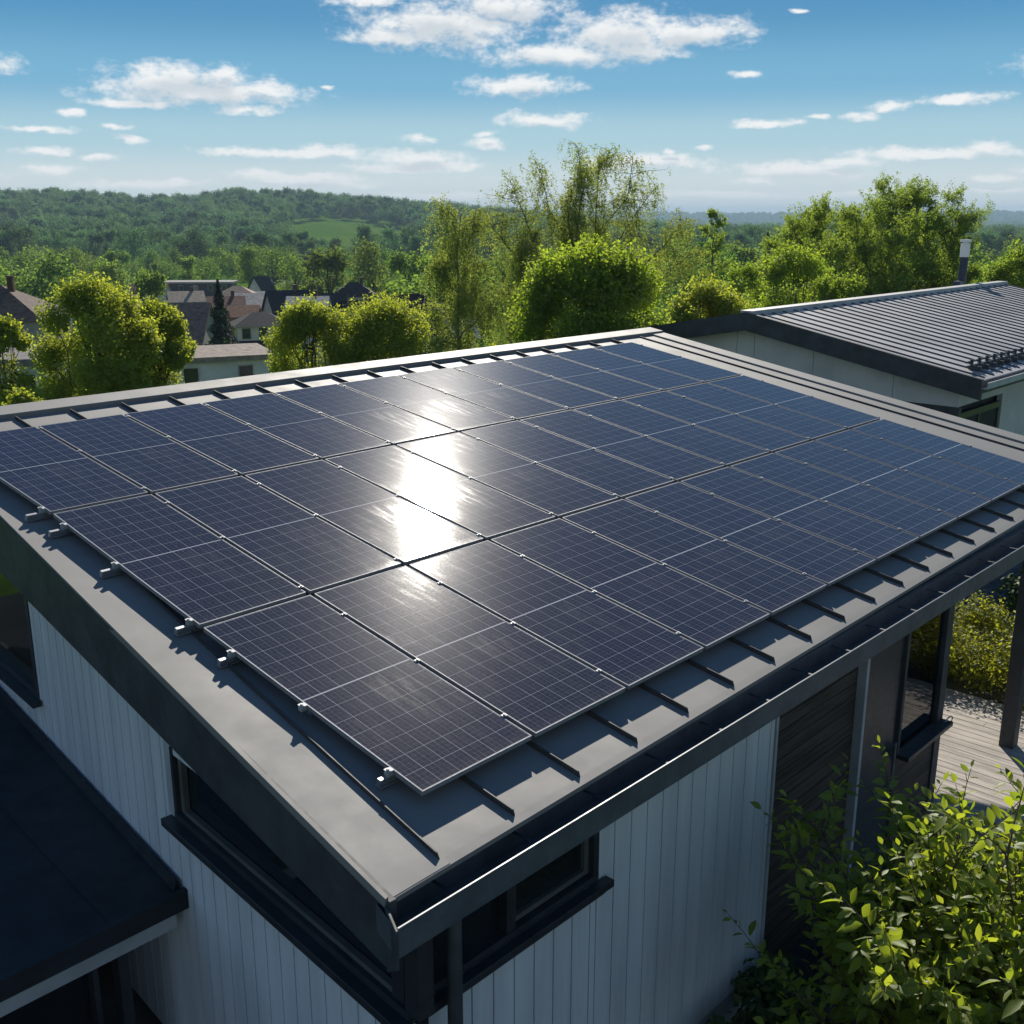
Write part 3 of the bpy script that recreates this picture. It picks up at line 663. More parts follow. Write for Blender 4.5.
def clump_crown(rng, lobes, n, size, holes=.0, asp=.62):
    w = np.array([l[3] ** 2 for l in lobes]); w /= w.sum()
    k = rng.choice(len(lobes), n, p=w); c = np.array([l[:3] for l in lobes])[k]; r = np.array([l[3] for l in lobes])[k]; sq = np.array([l[4] if len(l) > 4 else 1.0 for l in lobes])[k]
    d = rng.normal(0, 1, (n, 3)); d /= np.linalg.norm(d, axis=1)[:, None]
    rad = r * np.clip(rng.beta(3.2, 1.3, n) + rng.normal(0, .07, n), .05, 1.25)
    P = c + d * rad[:, None] * np.stack([np.ones(n), np.ones(n), sq], 1)
    N = d * .6 + np.array([0, 0, .5]); return leaf_quads(P, N, size, rng, asp)
def lobed(rng, R, zc, hz, k, lr=(.28, .45), low=-.95):
    L = [(0, 0, zc, R * .62, hz / R)]
    for i in range(k):
        th = rng.uniform(0, 2 * math.pi); ph = rng.uniform(low, 1.0) if i % 5 else rng.uniform(.75, 1.0); q = math.sqrt(max(0, 1 - min(1, ph * ph)))
        if ph < 0: q = max(q, .85)
        rr = R * rng.uniform(*lr); s = 1 - rr / R * .8
        L.append((R * s * q * math.cos(th), R * s * q * math.sin(th), zc + hz * s * ph * 1.0, rr, rng.uniform(.8, 1.15)))
    return L
def round_tree_mesh(seed, H, R, trunk_h, k, n, size, leaf, bark, lr=(.28, .45), trunk_r=.12):
    rng = np.random.default_rng(seed); hz = (H - trunk_h) / 2; zc = trunk_h + hz
    lobes = lobed(rng, R, zc, hz, k, lr)
    Q = clump_crown(rng, lobes, n, size)
    # sprays standing out of the outline
    m_ = n // 3; d = rng.normal(0, 1, (m_ // 7 + 1, 3)); d[:, 2] = np.abs(d[:, 2]) * .8; d /= np.linalg.norm(d, axis=1)[:, None]
    li = rng.integers(1, len(lobes), len(d)); S = []
    for di, q in zip(d, li):
        l = lobes[q]; base = np.array(l[:3]) + di * l[3] * .85; tip = base + (di * .5 + np.array([0, 0, .6])) * R * rng.uniform(.08, .26)
        t = rng.random(7)[:, None]; S.append(base + (tip - base) * t + rng.normal(0, size * .4, (7, 3)))
    S = np.concatenate(S); Q = np.concatenate([Q, leaf_quads(S, np.tile([0, 0, 1.0], (len(S), 1)), size, rng, .62, .8)])
    crown = quadmesh('crown', Q, M[leaf])
    tb = MB(); top = (rng.normal(0, .05 * R), rng.normal(0, .05 * R), zc + hz * .5)
    tp = limb_path((0, 0, -.6), top, rng, 0, 6, .012); tb.tube(tp, np.linspace(trunk_r, trunk_r * .25, 6), 8)
    for l in lobes[1:]:
        t = rng.uniform(.25, .75); s = tp[int(t * 5)]; tb.tube(limb_path(s, np.array(l[:3]), rng, .06, 5, .03), np.linspace(trunk_r * .42, trunk_r * .08, 5), 5, False)
        for _ in range(2):
            e = np.array(l[:3]) + rng.normal(0, l[3] * .5, 3); tb.tube(limb_path(l[:3], e, rng, .05, 3, .03), [trunk_r * .12, trunk_r * .08, trunk_r * .04], 4, False)
    return crown, tb.mesh('trunk', M[bark], True)
def strand_tree_mesh(seed, H, limbs, leaf, bark, droop, n_str, str_len, per, size, trunk_r, lean=0.0, trunk_top=.92, spread_low=.25, asp=.5):
    """limbs: list of (height on trunk 0..1, reach, rise, azimuth); leafy strands hang from or stand on them."""
    rng = np.random.default_rng(seed); tb = MB()
    tp = limb_path((0, 0, -.6), (lean, lean * .4, H * trunk_top), rng, 0, 8, .010); tb.tube(tp, np.linspace(trunk_r, trunk_r * .12, 8), 8)
    tp = np.array(tp); anchors = []
    def ptrunk(t): i = min(int(t * 7), 6); f = t * 7 - i; return tp[i] * (1 - f) + tp[i + 1] * f
    for (t, reach, rise, az) in limbs:
        s = ptrunk(t); e = s + np.array([math.cos(az) * reach, math.sin(az) * reach, rise])
        P = limb_path(s, e, rng, .10, 6, .03); tb.tube(P, np.linspace(trunk_r * (.5 - .3 * t), trunk_r * .06, 6), 5, False)
        P = np.array(P)
        for q in np.linspace(.35, 1.0, max(3, int(np.linalg.norm(e - s) * 3))):
            i = min(int(q * 5), 4); f = q * 5 - i; a = P[i] * (1 - f) + P[i + 1] * f
            for _ in range(2):
                b = a + rng.normal(0, 1, 3) * np.array([.32, .32, .16]) * (reach * .45 + .35) + np.array([0, 0, .15])
                tb.tube([a, (a + b) / 2 + np.array([0, 0, .05]), b], [trunk_r * .07, trunk_r * .05, trunk_r * .03], 4, False); anchors += [(a + b) / 2, b]
        anchors.append(e)
    for t in np.linspace(spread_low, 1.0, 10): anchors.append(ptrunk(t))
    anchors = np.array(anchors); k = rng.integers(0, len(anchors), n_str); A = anchors[k] + rng.normal(0, .10, (n_str, 3))
    out = rng.normal(0, 1, (n_str, 3)) * np.array([1, 1, .3]); out /= np.linalg.norm(out, axis=1)[:, None]
    L = str_len * rng.uniform(.35, 1.25, n_str)
    tt = rng.random((n_str, per)); x = tt[..., None]
    up = np.array([0, 0, 1.0])
    P = A[:, None, :] + out[:, None, :] * (L[:, None, None] * .45 * np.sqrt(x)) + up * (L[:, None, None] * (-droop * x ** 1.4 + (1 - droop) * .55 * x))
    P = P + rng.normal(0, size * .5, P.shape)
    P = P.reshape(-1, 3); P = P[P[:, 2] > .2]
    N = np.tile([0, 0, .4], (len(P), 1)) + rng.normal(0, .6, (len(P), 3))
    return quadmesh('crown', leaf_quads(P, N, size, rng, asp, .5), M[leaf]), tb.mesh('trunk', M[bark], True)
def plant(name, label, cat, meshes, pos, rz=0.0, s=(1, 1, 1), group=None):
    t = thing(name, label, cat, pos, group, rz); t.scale = s
    for nm, me in zip(('crown', 'trunk'), meshes):
        o = bpy.data.objects.new(nm, me); COL.objects.link(o); o.parent = t
    return t
def spot(px, dist):                          # ground point under a pixel column
    p = at(px, 300, dist); return np.array([p[0], p[1], float(ground(p[0], p[1]))])
def top_h(px, py, dist): return at(px, py, dist)[2] - spot(px, dist)[2]

def near_tree(px, py, hw, dist, name, label, seed, trunk_frac, k, n, size, leaf, lr=(.28, .45), bark='bark', squash=1.0):
    H = top_h(px, py, dist); R = hw * dist / FPX * 1.12
    plant(name, label, 'tree', round_tree_mesh(seed, H, R, H * trunk_frac, k, n, size, leaf, bark, lr, .03 * H / 2), spot(px, dist))
near_tree(90, 277, 54, 30, 'maple_tree', 'tall bright yellow-green tree left of centre, largest of the pair behind the ridge', 11, .12, 48, 70000, 0.080, 'leaf_bright', (.20, .34))
near_tree(150, 297, 35, 31.5, 'maple_tree', 'bright yellow-green tree joined to the right side of the tallest left tree', 12, .12, 35, 42000, 0.080, 'leaf_bright', (.20, .34))
near_tree(-2, 314, 30, 27, 'maple_tree', 'bright leafy tree cut by the left edge of the picture', 13, .1, 26, 15750, 0.084, 'leaf_bright', (.15, .30))
near_tree(12, 384, 22, 24, 'garden_bush', 'low yellow-green bush at the far left below the pale flat-roofed building', 14, .05, 17, 7000, 0.076, 'leaf_bright', (.15, .30))
near_tree(309, 300, 46, 33, 'maple_tree', 'bright yellow-green tree right of the small pale building with two windows', 15, .1, 39, 41650, 0.080, 'leaf_bright', (.20, .34))
near_tree(380, 296, 54, 34, 'maple_tree', 'bright yellow-green tree with orange tips before the steep dark roof', 16, .1, 39, 46550, 0.080, 'leaf_bright', (.20, .34))
near_tree(592, 247, 76, 28, 'lime_tree', 'big rounded lush green tree behind the middle of the ridge', 17, .1, 66, 73500, 0.095, 'leaf_round', (.15, .30))
near_tree(498, 334, 16, 25, 'garden_bush', 'small bright bush peeking over the ridge left of the big round tree', 18, .05, 17, 6125, 0.068, 'leaf_bright', (.15, .30))
near_tree(708, 276, 46, 33, 'maple_tree', 'bright yellow-green tree just left of the neighbouring grey roof', 19, .1, 35, 24500, 0.091, 'leaf_bright', (.15, .30))
near_tree(650, 262, 36, 36, 'lime_tree', 'olive green tree filling the gap right of the big round tree', 20, .1, 26, 17500, 0.091, 'leaf_round', (.15, .30))

rg = random.Random(4)
def ring(n, t0, t1, reach, rise, j=.3):
    return [(t0 + (t1 - t0) * i / (n - 1), reach * (1 - .55 * i / (n - 1)) * rg.uniform(1 - j, 1 + j), rise * rg.uniform(.6, 1.3), i * 2.4 + rg.uniform(-.4, .4)) for i in range(n)]
# the two birches
H = top_h(462, 190, 42)
plant('birch_tree', 'slender weeping birch with hanging twigs, left of the wide birch', 'tree', strand_tree_mesh(31, H, ring(15, .30, .95, 1.5, 1.0), 'leaf_birch', 'birch', .93, 2000, 1.5, 24, .085, .13), spot(462, 42))
H = top_h(578, 148, 48); cr = np.array([CR[0], CR[1]]); caz = math.atan2(CR[1], CR[0])
limbs = [(t, rr * 1.36, H * hh * 1.03 - t * H * .8, caz + a) for (t, rr, hh, a) in [(.30, 3.3, .80, 0), (.34, 2.6, .90, .3), (.30, 3.7, .70, .1), (.38, 1.7, .98, .15), (.33, 1.3, .97, 2.9), (.36, 2.2, .92, 3.0), (.32, 2.9, .80, 3.3), (.42, .6, 1.02, 1.6), (.40, 1.0, .96, -1.4), (.45, 1.2, 1.0, .6), (.28, 2.0, .74, 3.6), (.28, 2.6, .62, -.3), (.3, 2.4, .6, 3.0), (.36, .9, .88, 4.4)]]
plant('birch_tree', 'wide airy birch with spreading limbs against the sky, tallest tree in the middle', 'tree', strand_tree_mesh(32, H, limbs, 'leaf_birch', 'bark', .8, 4600, 1.2, 20, .085, .17, .2, .80, .40), spot(575, 48))
H = top_h(515, 232, 46)
plant('birch_tree', 'shorter leafy birch filling the space between the two tall birches', 'tree', strand_tree_mesh(33, H, ring(14, .25, .95, 1.9, 1.0), 'leaf_birch', 'birch', .9, 1300, 1.4, 22, .09, .12), spot(520, 47))
H = top_h(640, 240, 50)
plant('birch_tree', 'low olive birch under the right limbs of the wide airy birch', 'tree', strand_tree_mesh(34, H, ring(12, .25, .95, 2.0, .9), 'leaf_birch', 'birch', .9, 900, 1.3, 20, .095, .11), spot(640, 51))
# the willow group on the right
for (px, py, hw, dist, seed, ns, lab) in [(893, 194, 44, 60, 41, 3600, 'tall feathery willow behind the neighbouring roof, highest of its clump'), (945, 205, 34, 61, 42, 2600, 'feathery willow forming the right shoulder of the tall clump'), (845, 210, 36, 62, 43, 2700, 'feathery willow on the left side of the tallest willow'),
        (800, 222, 36, 58, 44, 3200, 'lower willow at the left end of the willow clump'), (872, 246, 50, 54, 45, 3400, 'dense dark willow low in the clump, behind the white flue')]:
    H = top_h(px, py, dist); R = hw * dist / FPX
    plant('willow_tree', lab, 'tree', strand_tree_mesh(seed, H, ring(30, .22, .93, R * 1.3, R * .95), 'leaf_willow', 'bark', .12, ns, 1.05, 26, .115, .16, 0, .93, .2, .42), spot(px, dist))
near_tree(792, 240, 46, 46, 'lime_tree', 'yellow-green tree in front of the willow clump, left of the white flue', 46, .1, 39, 28000, 0.106, 'leaf_round', (.15, .30))
near_tree(1010, 240, 34, 52, 'lime_tree', 'yellow-green tree at the right edge beyond the neighbouring roof', 47, .1, 30, 21000, 0.106, 'leaf_round', (.15, .30))
near_tree(1046, 200, 34, 58, 'lime_tree', 'taller green tree cut by the right edge of the picture', 48, .1, 30, 21000, 0.106, 'leaf_round', (.15, .30))
near_tree(838, 262, 34, 43, 'lime_tree', 'small olive tree just behind the neighbouring ridge', 49, .1, 26, 15750, 0.099, 'leaf_round', (.15, .30))
near_tree(742, 262, 34, 52, 'lime_tree', 'small green tree between the thin bare-stemmed tree and the willows', 50, .1, 26, 15750, 0.106, 'leaf_round', (.15, .30))
H = top_h(714, 206, 80)
plant('pine_tree', 'thin open-crowned tree standing alone against the distant blue hills', 'tree', strand_tree_mesh(51, H, ring(12, .5, .97, 1.5, .5), 'leaf_willow', 'bark', .25, 330, .9, 22, .16, .16, 0, .95, .55), spot(714, 80))
def conifer(px, py, hw, dist, label, seed, n=9000, size=.22):
    rng = np.random.default_rng(seed); H = top_h(px, py, dist); R = hw * dist / FPX
    t = rng.random(n) ** .75; z = H * (1 - t * .96); th = rng.uniform(0, 2 * math.pi, n); tier = .78 + .22 * np.sin(t * 46 + th * .0)
    r = R * t ** .85 * tier * np.sqrt(rng.uniform(.25, 1, n)) * (1 + .18 * np.sin(th * 5 + t * 9))
    P = np.stack([r * np.cos(th), r * np.sin(th), z - .25 * r], 1); N = np.stack([np.cos(th) * .5, np.sin(th) * .5, np.full(n, .7)], 1)
    cm = quadmesh('crown', leaf_quads(P, N, size, rng, .5, .4), M['leaf_dark'])
    tb = MB(); tb.tube([(0, 0, -.5), (0, 0, H * .5), (0, 0, H * .97)], [.16, .1, .02], 8)
    plant('conifer_tree', label, 'tree', (cm, tb.mesh('trunk', M['bark'], True)), spot(px, dist))
conifer(219, 279, 24, 95, 'dark pointed conifer standing before the white town houses', 61)
conifer(430, 300, 18, 75, 'dark narrow conifer left of the slender birch', 62, 5000)
conifer(764, 232, 12, 160, 'distant small dark fir rising from the woods right of the thin tree', 63, 3000, .4)

# individual trees beyond the town, six meshes shared
FARM = [round_tree_mesh(100 + i, 10, R, h, k, 2600, .42, 'leaf_mid', 'bark', (.26, .44), .22) for i, (R, h, k) in enumerate([(4.6, 1.2, 16), (3.6, 1.4, 14), (5.2, 1.0, 18), (4.0, 1.6, 12), (3.0, 1.0, 12), (4.4, 1.2, 20)])]
ZB = [('dark round tree behind the brown roof at the far left', 45, 256, 165, 1.15), ('broad green tree above the tallest bright left tree', 152, 266, 135, .85), ('dark tree at the left end of the tree belt', 8, 262, 190, 1.0), ('tree beside the broad green tree, left of it', 108, 262, 205, 1.0),
      ('large green tree behind the dark slate roof in the middle', 328, 246, 190, 1.15), ('green tree left of the large tree behind the slate roof', 296, 256, 225, .9), ('tall green tree left of the birches', 375, 242, 215, 1.0), ('narrow green tree next to the slender birch', 408, 247, 170, .8),
      ('green tree behind the long low town building', 205, 258, 300, 1.1), ('tree at the right end of the long low town building', 252, 255, 310, 1.0), ('pale green round tree between the town roofs and the birch', 392, 283, 120, .5)]
for i, (lab, px, py, dist, sc_) in enumerate(ZB):
    H = top_h(px, py, dist); s = H / 10; plant('leafy_tree', lab, 'tree', FARM[i % 6], spot(px, dist), i * 1.7, (s * sc_ * .95, s * sc_ * .95, s), 'trees around the town')
rb = random.Random(9)
def belt(n, x0, x1, d0, d1, y0, y1, label, grp, avoid=()):
    for i in range(n):
        px = x0 + (x1 - x0) * (i + rb.random()) / n; dist = rb.uniform(d0, d1); py = rb.uniform(y0, y1)
        if any(a < px < b and dist < dm for (a, b, dm) in avoid): dist = dm_ = max(dm for (a, b, dm) in avoid if a < px < b) + rb.uniform(5, 40)
        H = min(15, max(5.5, top_h(px, py, dist))); s = H / 10
        plant('leafy_tree', label, 'tree', FARM[rb.randrange(6)], spot(px, dist), rb.uniform(0, 6), (s * rb.uniform(.85, 1.2), s * rb.uniform(.85, 1.2), s), grp)
belt(46, -90, 440, 270, 430, 246, 262, 'rounded green tree in the belt between the town roofs and the wooded hill', 'trees in the belt below the wooded hill')
belt(14, -90, 450, 120, 210, 275, 292, 'small green tree standing among the town roofs', 'trees among the town roofs', ((40, 75, 230), (110, 335, 345), (335, 385, 205)))
belt(40, 640, 1090, 110, 330, 236, 268, 'green tree in the woodland edge on the right before the blue hills', 'trees of the woodland edge on the right')
belt(10, 430, 660, 110, 300, 245, 275, 'green tree glimpsed through the birch twigs', 'trees behind the birches')

# far woods: one mass, instanced crowns
def build_wood():
    rng = np.random.default_rng(77); P = []; S = []
    def fill(r0, r1, a0, a1, sp, s):
        p0 = math.atan((a0 - 512) / FPX); p1 = math.atan((a1 - 512) / FPX); area = (p1 - p0) * (r1 * r1 - r0 * r0) / 2; n = int(area / sp ** 2)
        r = np.sqrt(rng.uniform(r0 * r0, r1 * r1, n)); a = rng.uniform(p0, p1, n); fa = math.atan2(FWD[1], FWD[0])
        x = CAM[0] + r * np.cos(fa - a); y = CAM[1] + r * np.sin(fa - a); z = ground(x, y)
        px, py = topix(np.stack([x, y, z], 1))
        keep = np.ones(n, bool)
        # meadows on and below the hill (real clearings)
        top = np.interp(px, [290, 300, 330, 365, 400, 418], [227, 222, 220, 222, 228, 236])
        bot = np.interp(px, [290, 340, 418], [236, 243, 243])
        keep &= ~((px > 288) & (px < 418) & (py > top) & (py < bot + 20) & (r > 500) & (r < 1500))
        keep &= ~((px > -40) & (px < 28) & (py > 233) & (py < 262) & (r > 560))
        keep &= ~((np.sin(x / 61.0) * np.sin(y / 47.0 + 1) > .72) & (r > 430) & (r < 640))
        P.append(np.stack([x, y, z - .6], 1)[keep]); S.append((s * rng.uniform(.6, 1.35, n))[keep])
    fill(430, 640, -260, 1290, 12.5, 1.25); fill(640, 1050, -260, 660, 13.5, 1.5); fill(640, 1050, 660, 1290, 12, 1.2)
    fill(1050, 1450, -260, 660, 14, 1.6); fill(1050, 2000, 600, 1290, 15, 1.35); fill(1450, 3200, 380, 660, 19, 1.6); fill(2000, 3600, 660, 1290, 22, 1.8); fill(3600, 5700, 340, 1290, 34, 2.6)
    P = np.concatenate(P); S = np.concatenate(S)
    me = bpy.data.meshes.new('far_wood'); me.vertices.add(len(P)); me.vertices.foreach_set('co', P.reshape(-1).astype(np.float32))
    at_ = me.attributes.new('size', 'FLOAT', 'POINT'); at_.data.foreach_set('value', S.astype(np.float32)); me.update()
    o = bpy.data.objects.new('far_wood', me); COL.objects.link(o); kind(o, 'stuff', 'dense far woodland covering the hill and the valley to the blue horizon')
    ng = bpy.data.node_groups.new('scatter_wood', 'GeometryNodeTree'); ng.interface.new_socket('Geometry', in_out='INPUT', socket_type='NodeSocketGeometry'); ng.interface.new_socket('Geometry', in_out='OUTPUT', socket_type='NodeSocketGeometry')
    N = ng.nodes; L = ng.links; gi = N.new('NodeGroupInput'); go = N.new('NodeGroupOutput')
    m2p = N.new('GeometryNodeMeshToPoints'); L.new(gi.outputs[0], m2p.inputs['Mesh'])
    g2i = N.new('GeometryNodeGeometryToInstance')
    for src in WOODSRC:
        oi = N.new('GeometryNodeObjectInfo'); oi.transform_space = 'ORIGINAL'; oi.inputs['Object'].default_value = src; oi.inputs['As Instance'].default_value = True
        L.new(oi.outputs['Geometry'], g2i.inputs[0])
    iop = N.new('GeometryNodeInstanceOnPoints'); L.new(m2p.outputs[0], iop.inputs['Points']); L.new(g2i.outputs[0], iop.inputs['Instance']); iop.inputs['Pick Instance'].default_value = True
    rv = N.new('FunctionNodeRandomValue'); rv.data_type = 'FLOAT_VECTOR'; rv.inputs[0].default_value = (0, 0, 0); rv.inputs[1].default_value = (0, 0, 6.28); L.new(rv.outputs[0], iop.inputs['Rotation'])
    na = N.new('GeometryNodeInputNamedAttribute'); na.data_type = 'FLOAT'; na.inputs['Name'].default_value = 'size'; L.new(na.outputs['Attribute'], iop.inputs['Scale'])
    sm = N.new('GeometryNodeSetMaterial'); sm.inputs['Material'].default_value = M['leaf_far']; L.new(iop.outputs[0], sm.inputs[0]); L.new(sm.outputs[0], go.inputs[0])
    md = o.modifiers.new('scatter', 'NODES'); md.node_group = ng
    print('far wood', len(P))
WOODSRC = []
for me in FARM:                              # crowns of trees already standing in the belt
    for ob in COL.objects:
        if ob.type == 'MESH' and ob.data is me[0]: WOODSRC.append(ob); break
build_wood()
# lone tall tree on the hill crest
d = 1290; H = top_h(67, 186, d)
for (px, py, lab) in ((67, 187, 'lone tall tree standing above the wooded hill crest'), (24, 189, 'pointed tree rising from the left end of the hill crest')):
    H = top_h(px, py, d); s = H / 10; plant('leafy_tree', lab, 'tree', FARM[1], spot(px, d), 0, (s * .7, s * .7, s))

# ---------------------------------------------------------------- town houses
TW = {}
def tm(kind_, col, **kw):
    key = (kind_, col)
    if key not in TW: TW[key] = mat('town_' + kind_, col, .85, 0, .12, .08 if kind_ == 'wall' else .2, .8 if kind_ == 'wall' else 2.2, .15, 6, **kw)
    return TW[key]
def town_house(label, px, py, dist, W, Dp, rh, yaw, wallc, roofc, style='gable', nwin=2, chim=True, name='town_house', overhang=.35):
    base = spot(px, dist); topz = at(px, py, dist)[2]; g = base[2]
    wh = max(1.8, topz - rh - g)
    t = thing(name, label, 'house', tuple(base), None, math.atan2(CR[1], CR[0]) + math.radians(yaw))
    wm, rm = tm('wall', wallc), tm('roof', roofc)
    x, y = W / 2, Dp / 2; w = MB(); w.box(-x, x, -y, y, -1.2, wh)
    if style == 'gable':
        for sx in (-1, 1): w.add([(sx * (x - .001), -y, wh), (sx * (x - .001), y, wh), (sx * (x - .001), 0, wh + rh - .08), (sx * (x - .15), -y, wh), (sx * (x - .15), y, wh), (sx * (x - .15), 0, wh + rh - .08)], [(0, 1, 2), (3, 5, 4), (0, 2, 5, 3), (1, 4, 5, 2)])
    w.build('wall', wm, t)
    r = MB(); o = overhang; k = rh / y; th = .16
    if style == 'gable':
        for s in (-1, 1):
            r.hexa([(-x - o, 0, wh + rh - th), (x + o, 0, wh + rh - th), (x + o, s * (y + o), wh - k * o - th), (-x - o, s * (y + o), wh - k * o - th), (-x - o, 0, wh + rh), (x + o, 0, wh + rh), (x + o, s * (y + o), wh - k * o), (-x - o, s * (y + o), wh - k * o)])
    elif style == 'hip':
        i = min(y * .9, x * .8); X, Y = x + o, y + o; z = wh - .1
        r.add([(-X, -Y, z), (X, -Y, z), (X, Y, z), (-X, Y, z), (-x + i, 0, wh + rh), (x - i, 0, wh + rh)], [(0, 1, 5, 4), (1, 2, 5), (2, 3, 4, 5), (3, 0, 4), (3, 2, 1, 0)])
    elif style == 'flat':
        r.box(-x - o, x + o, -y - o, y + o, wh + .001, wh + max(rh, .2))
    elif style == 'mansard':
        X, Y = x + .5, y + .5; h1 = wh - 1.9
        def ringq(a, b, z): return [(-a, -b, z), (a, -b, z), (a, b, z), (-a, b, z)]
        r.add(ringq(X + .5, Y + .5, h1 - .7) + ringq(x + .02, y + .02, h1 + .25), [(0, 1, 5, 4), (1, 2, 6, 5), (2, 3, 7, 6), (3, 0, 4, 7), (3, 2, 1, 0)])
        i = min(y * .9, x * .7); r.add([(-X, -Y, wh - .05), (X, -Y, wh - .05), (X, Y, wh - .05), (-X, Y, wh - .05), (-x + i, 0, wh + rh), (x - i, 0, wh + rh)], [(0, 1, 5, 4), (1, 2, 5), (2, 3, 4, 5), (3, 0, 4), (3, 2, 1, 0)])
    ro = r.build('roof', rm, t)
    if chim:
        c = MB(); c.box(x * .3, x * .3 + .5, -.25, .25, wh + rh * .6, wh + rh + .7); c.box(x * .3 - .05, x * .3 + .55, -.3, .3, wh + rh + .7, wh + rh + .78); c.build('chimney', tm('brick', (.12, .06, .045)), ro)
    ww, whh = .9, 1.15
    for (face, span) in ((0, W), (1, Dp), (2, Dp)):
        for q in range(nwin if face == 0 else max(1, nwin - 1)):
            n = nwin if face == 0 else max(1, nwin - 1); a = -span / 2 + span * (q + .5) / n; zc = wh - (.95 if style == 'flat' else 1.25) if style != 'mansard' else wh - .85
            for zc in ([zc] if wh < 4.6 and style != 'mansard' else [zc, zc - 2.6]):
                f = MB(); p = MB()
                if face == 0:
                    f.box(a - ww / 2 - .08, a + ww / 2 + .08, -y - .05, -y - .002, zc - whh / 2 - .08, zc + whh / 2 + .08); p.box(a - ww / 2, a + ww / 2, -y - .065, -y - .051, zc - whh / 2, zc + whh / 2)
                else:
                    sg = 1 if face == 1 else -1; xa, xb = sorted((sg * (x + .002), sg * (x + .05))); f.box(xa, xb, a - ww / 2 - .08, a + ww / 2 + .08, zc - whh / 2 - .08, zc + whh / 2 + .08)
                    xa, xb = sorted((sg * (x + .051), sg * (x + .065))); p.box(xa, xb, a - ww / 2, a + ww / 2, zc - whh / 2, zc + whh / 2)
                fo = f.build('window', tm('frame', (.5, .5, .48)), t); p.build('pane', M['pane'], fo)
    return t
WHT = (.62, .60, .56); GRY = (.40, .40, .39)
town_house('house with broad brown hipped roof at the far left edge', -10, 285, 108, 11.0, 10, 2.7, 8, (.30, .27, .24), (.125, .088, .070), 'hip')
town_house('pale flat-roofed building half hidden by the bright left trees', -12, 353, 52, 5.2, 5, .3, 18, (.48, .50, .52), (.20, .19, .18), 'flat', 2, False)
town_house('small pale building with flat brown-grey roof and dark windows behind the ridge', 206, 351, 78, 7.2, 6.5, .34, 24, (.60, .62, .63), (.26, .215, .18), 'flat', 2, False)
town_house('house with large brown tiled roof left of the pointed conifer', 160, 303, 108, 8.6, 13, 3.4, 6, (.34, .30, .27), (.16, .115, .095), 'gable', 3, False)
town_house('white house with two dark stepped roofs right of the conifer', 259, 312, 130, 5.6, 5.5, 1.3, 18, WHT, (.028, .030, .040), 'mansard', 3, False)
town_house('house with steep dark slate roof in the middle of the town', 288, 290, 172, 6.2, 6.4, 3.4, 30, GRY, (.022, .026, .040), 'gable', 2, True)
town_house('house with pinkish tan hipped roof in the town', 238, 286, 215, 8.0, 9, 1.9, 10, (.34, .25, .2), (.30, .20, .15), 'hip', 2, False)
town_house('house with light grey gabled roof before the pinkish tan roof', 250, 293, 185, 5.2, 10, 2.0, 12, (.40, .33, .28), (.40, .37, .33), 'gable', 2, False)
town_house('white gabled cottage with dark roof at the back of the town', 262, 276, 240, 4.0, 4.6, 3.2, 62, WHT, (.05, .05, .055), 'gable', 1, False)
town_house('house with pale sand-coloured roof left of the steep slate roof', 271, 291, 205, 4.6, 8, 1.6, 14, WHT, (.46, .41, .35), 'gable', 1, False)
town_house('long low dark building at the back left of the town', 200, 281, 262, 16, 7, .4, 4, (.075, .070, .072), (.30, .29, .27), 'flat', 5, False)
town_house('small brick-orange roofed house beside the white stepped-roof house', 243, 305, 152, 3.6, 6, 1.2, 8, (.30, .17, .11), (.22, .10, .055), 'gable', 1, False)
town_house('house with wide purple-grey roof behind the middle bright trees', 354, 282, 195, 7.6, 7, 2.2, 10, (.42, .40, .40), (.045, .038, .048), 'hip', 3, True)
town_house('dark roofed house between the slate roof and the purple-grey roof', 322, 293, 180, 7.5, 6, 2.0, 6, (.24, .23, .23), (.030, .030, .038), 'gable', 2, False)
town_house('house with steep navy roof sloping down beside the slender birch', 383, 297, 66, 8.0, 6.4, 3.6, 62, (.36, .36, .36), (.020, .024, .036), 'gable', 2, False)
town_house('small house with pale grey roof beneath the slender birch', 441, 318, 92, 5.0, 5, 1.2, 12, WHT, (.42, .42, .40), 'gable', 1, False)

for (lab, px, py, d_, W, Dp, rh, yaw, wc, rc, st) in [('small white house with red-brown roof behind the orange-roofed one', 226, 296, 170, 5, 7, 1.5, 14, WHT, (.20, .10, .07), 'gable'), ('white house with charcoal roof at the far left of the town', 60, 296, 190, 7, 8, 2.0, 8, WHT, (.06, .06, .065), 'gable'),
        ('pale house with sandy roof directly above the brown tiled roof', 186, 291, 215, 6, 8, 1.6, 20, WHT, (.34, .27, .2), 'gable'), ('white house with low grey roof between the steep slate roof and the bright trees', 308, 296, 150, 5, 7, 1.3, 6, WHT, (.33, .33, .33), 'gable'),
        ('tiny white house with dark roof at the foot of the wooded hill', 284, 272, 330, 8, 8, 2.6, 30, WHT, (.07, .06, .06), 'gable'), ('tiny cream house with tan roof beside the large green tree', 300, 280, 260, 7, 8, 1.8, 4, WHT, (.32, .24, .18), 'gable'),
        ('white house with dark roof behind the right-hand bright tree pair', 412, 303, 100, 5, 7, 1.6, 8, WHT, (.04, .042, .05), 'gable'), ('pale house with reddish roof at the foot of the tree belt', 150, 283, 255, 8, 9, 2.0, 4, WHT, (.22, .11, .075), 'gable'),
        ('small white house with rusty hipped roof behind the tallest left tree', 120, 290, 230, 7, 8, 1.8, 12, WHT, (.22, .11, .07), 'hip')]:
    town_house(lab, px, py, d_, W, Dp, rh, yaw, wc, rc, st, 2, True)

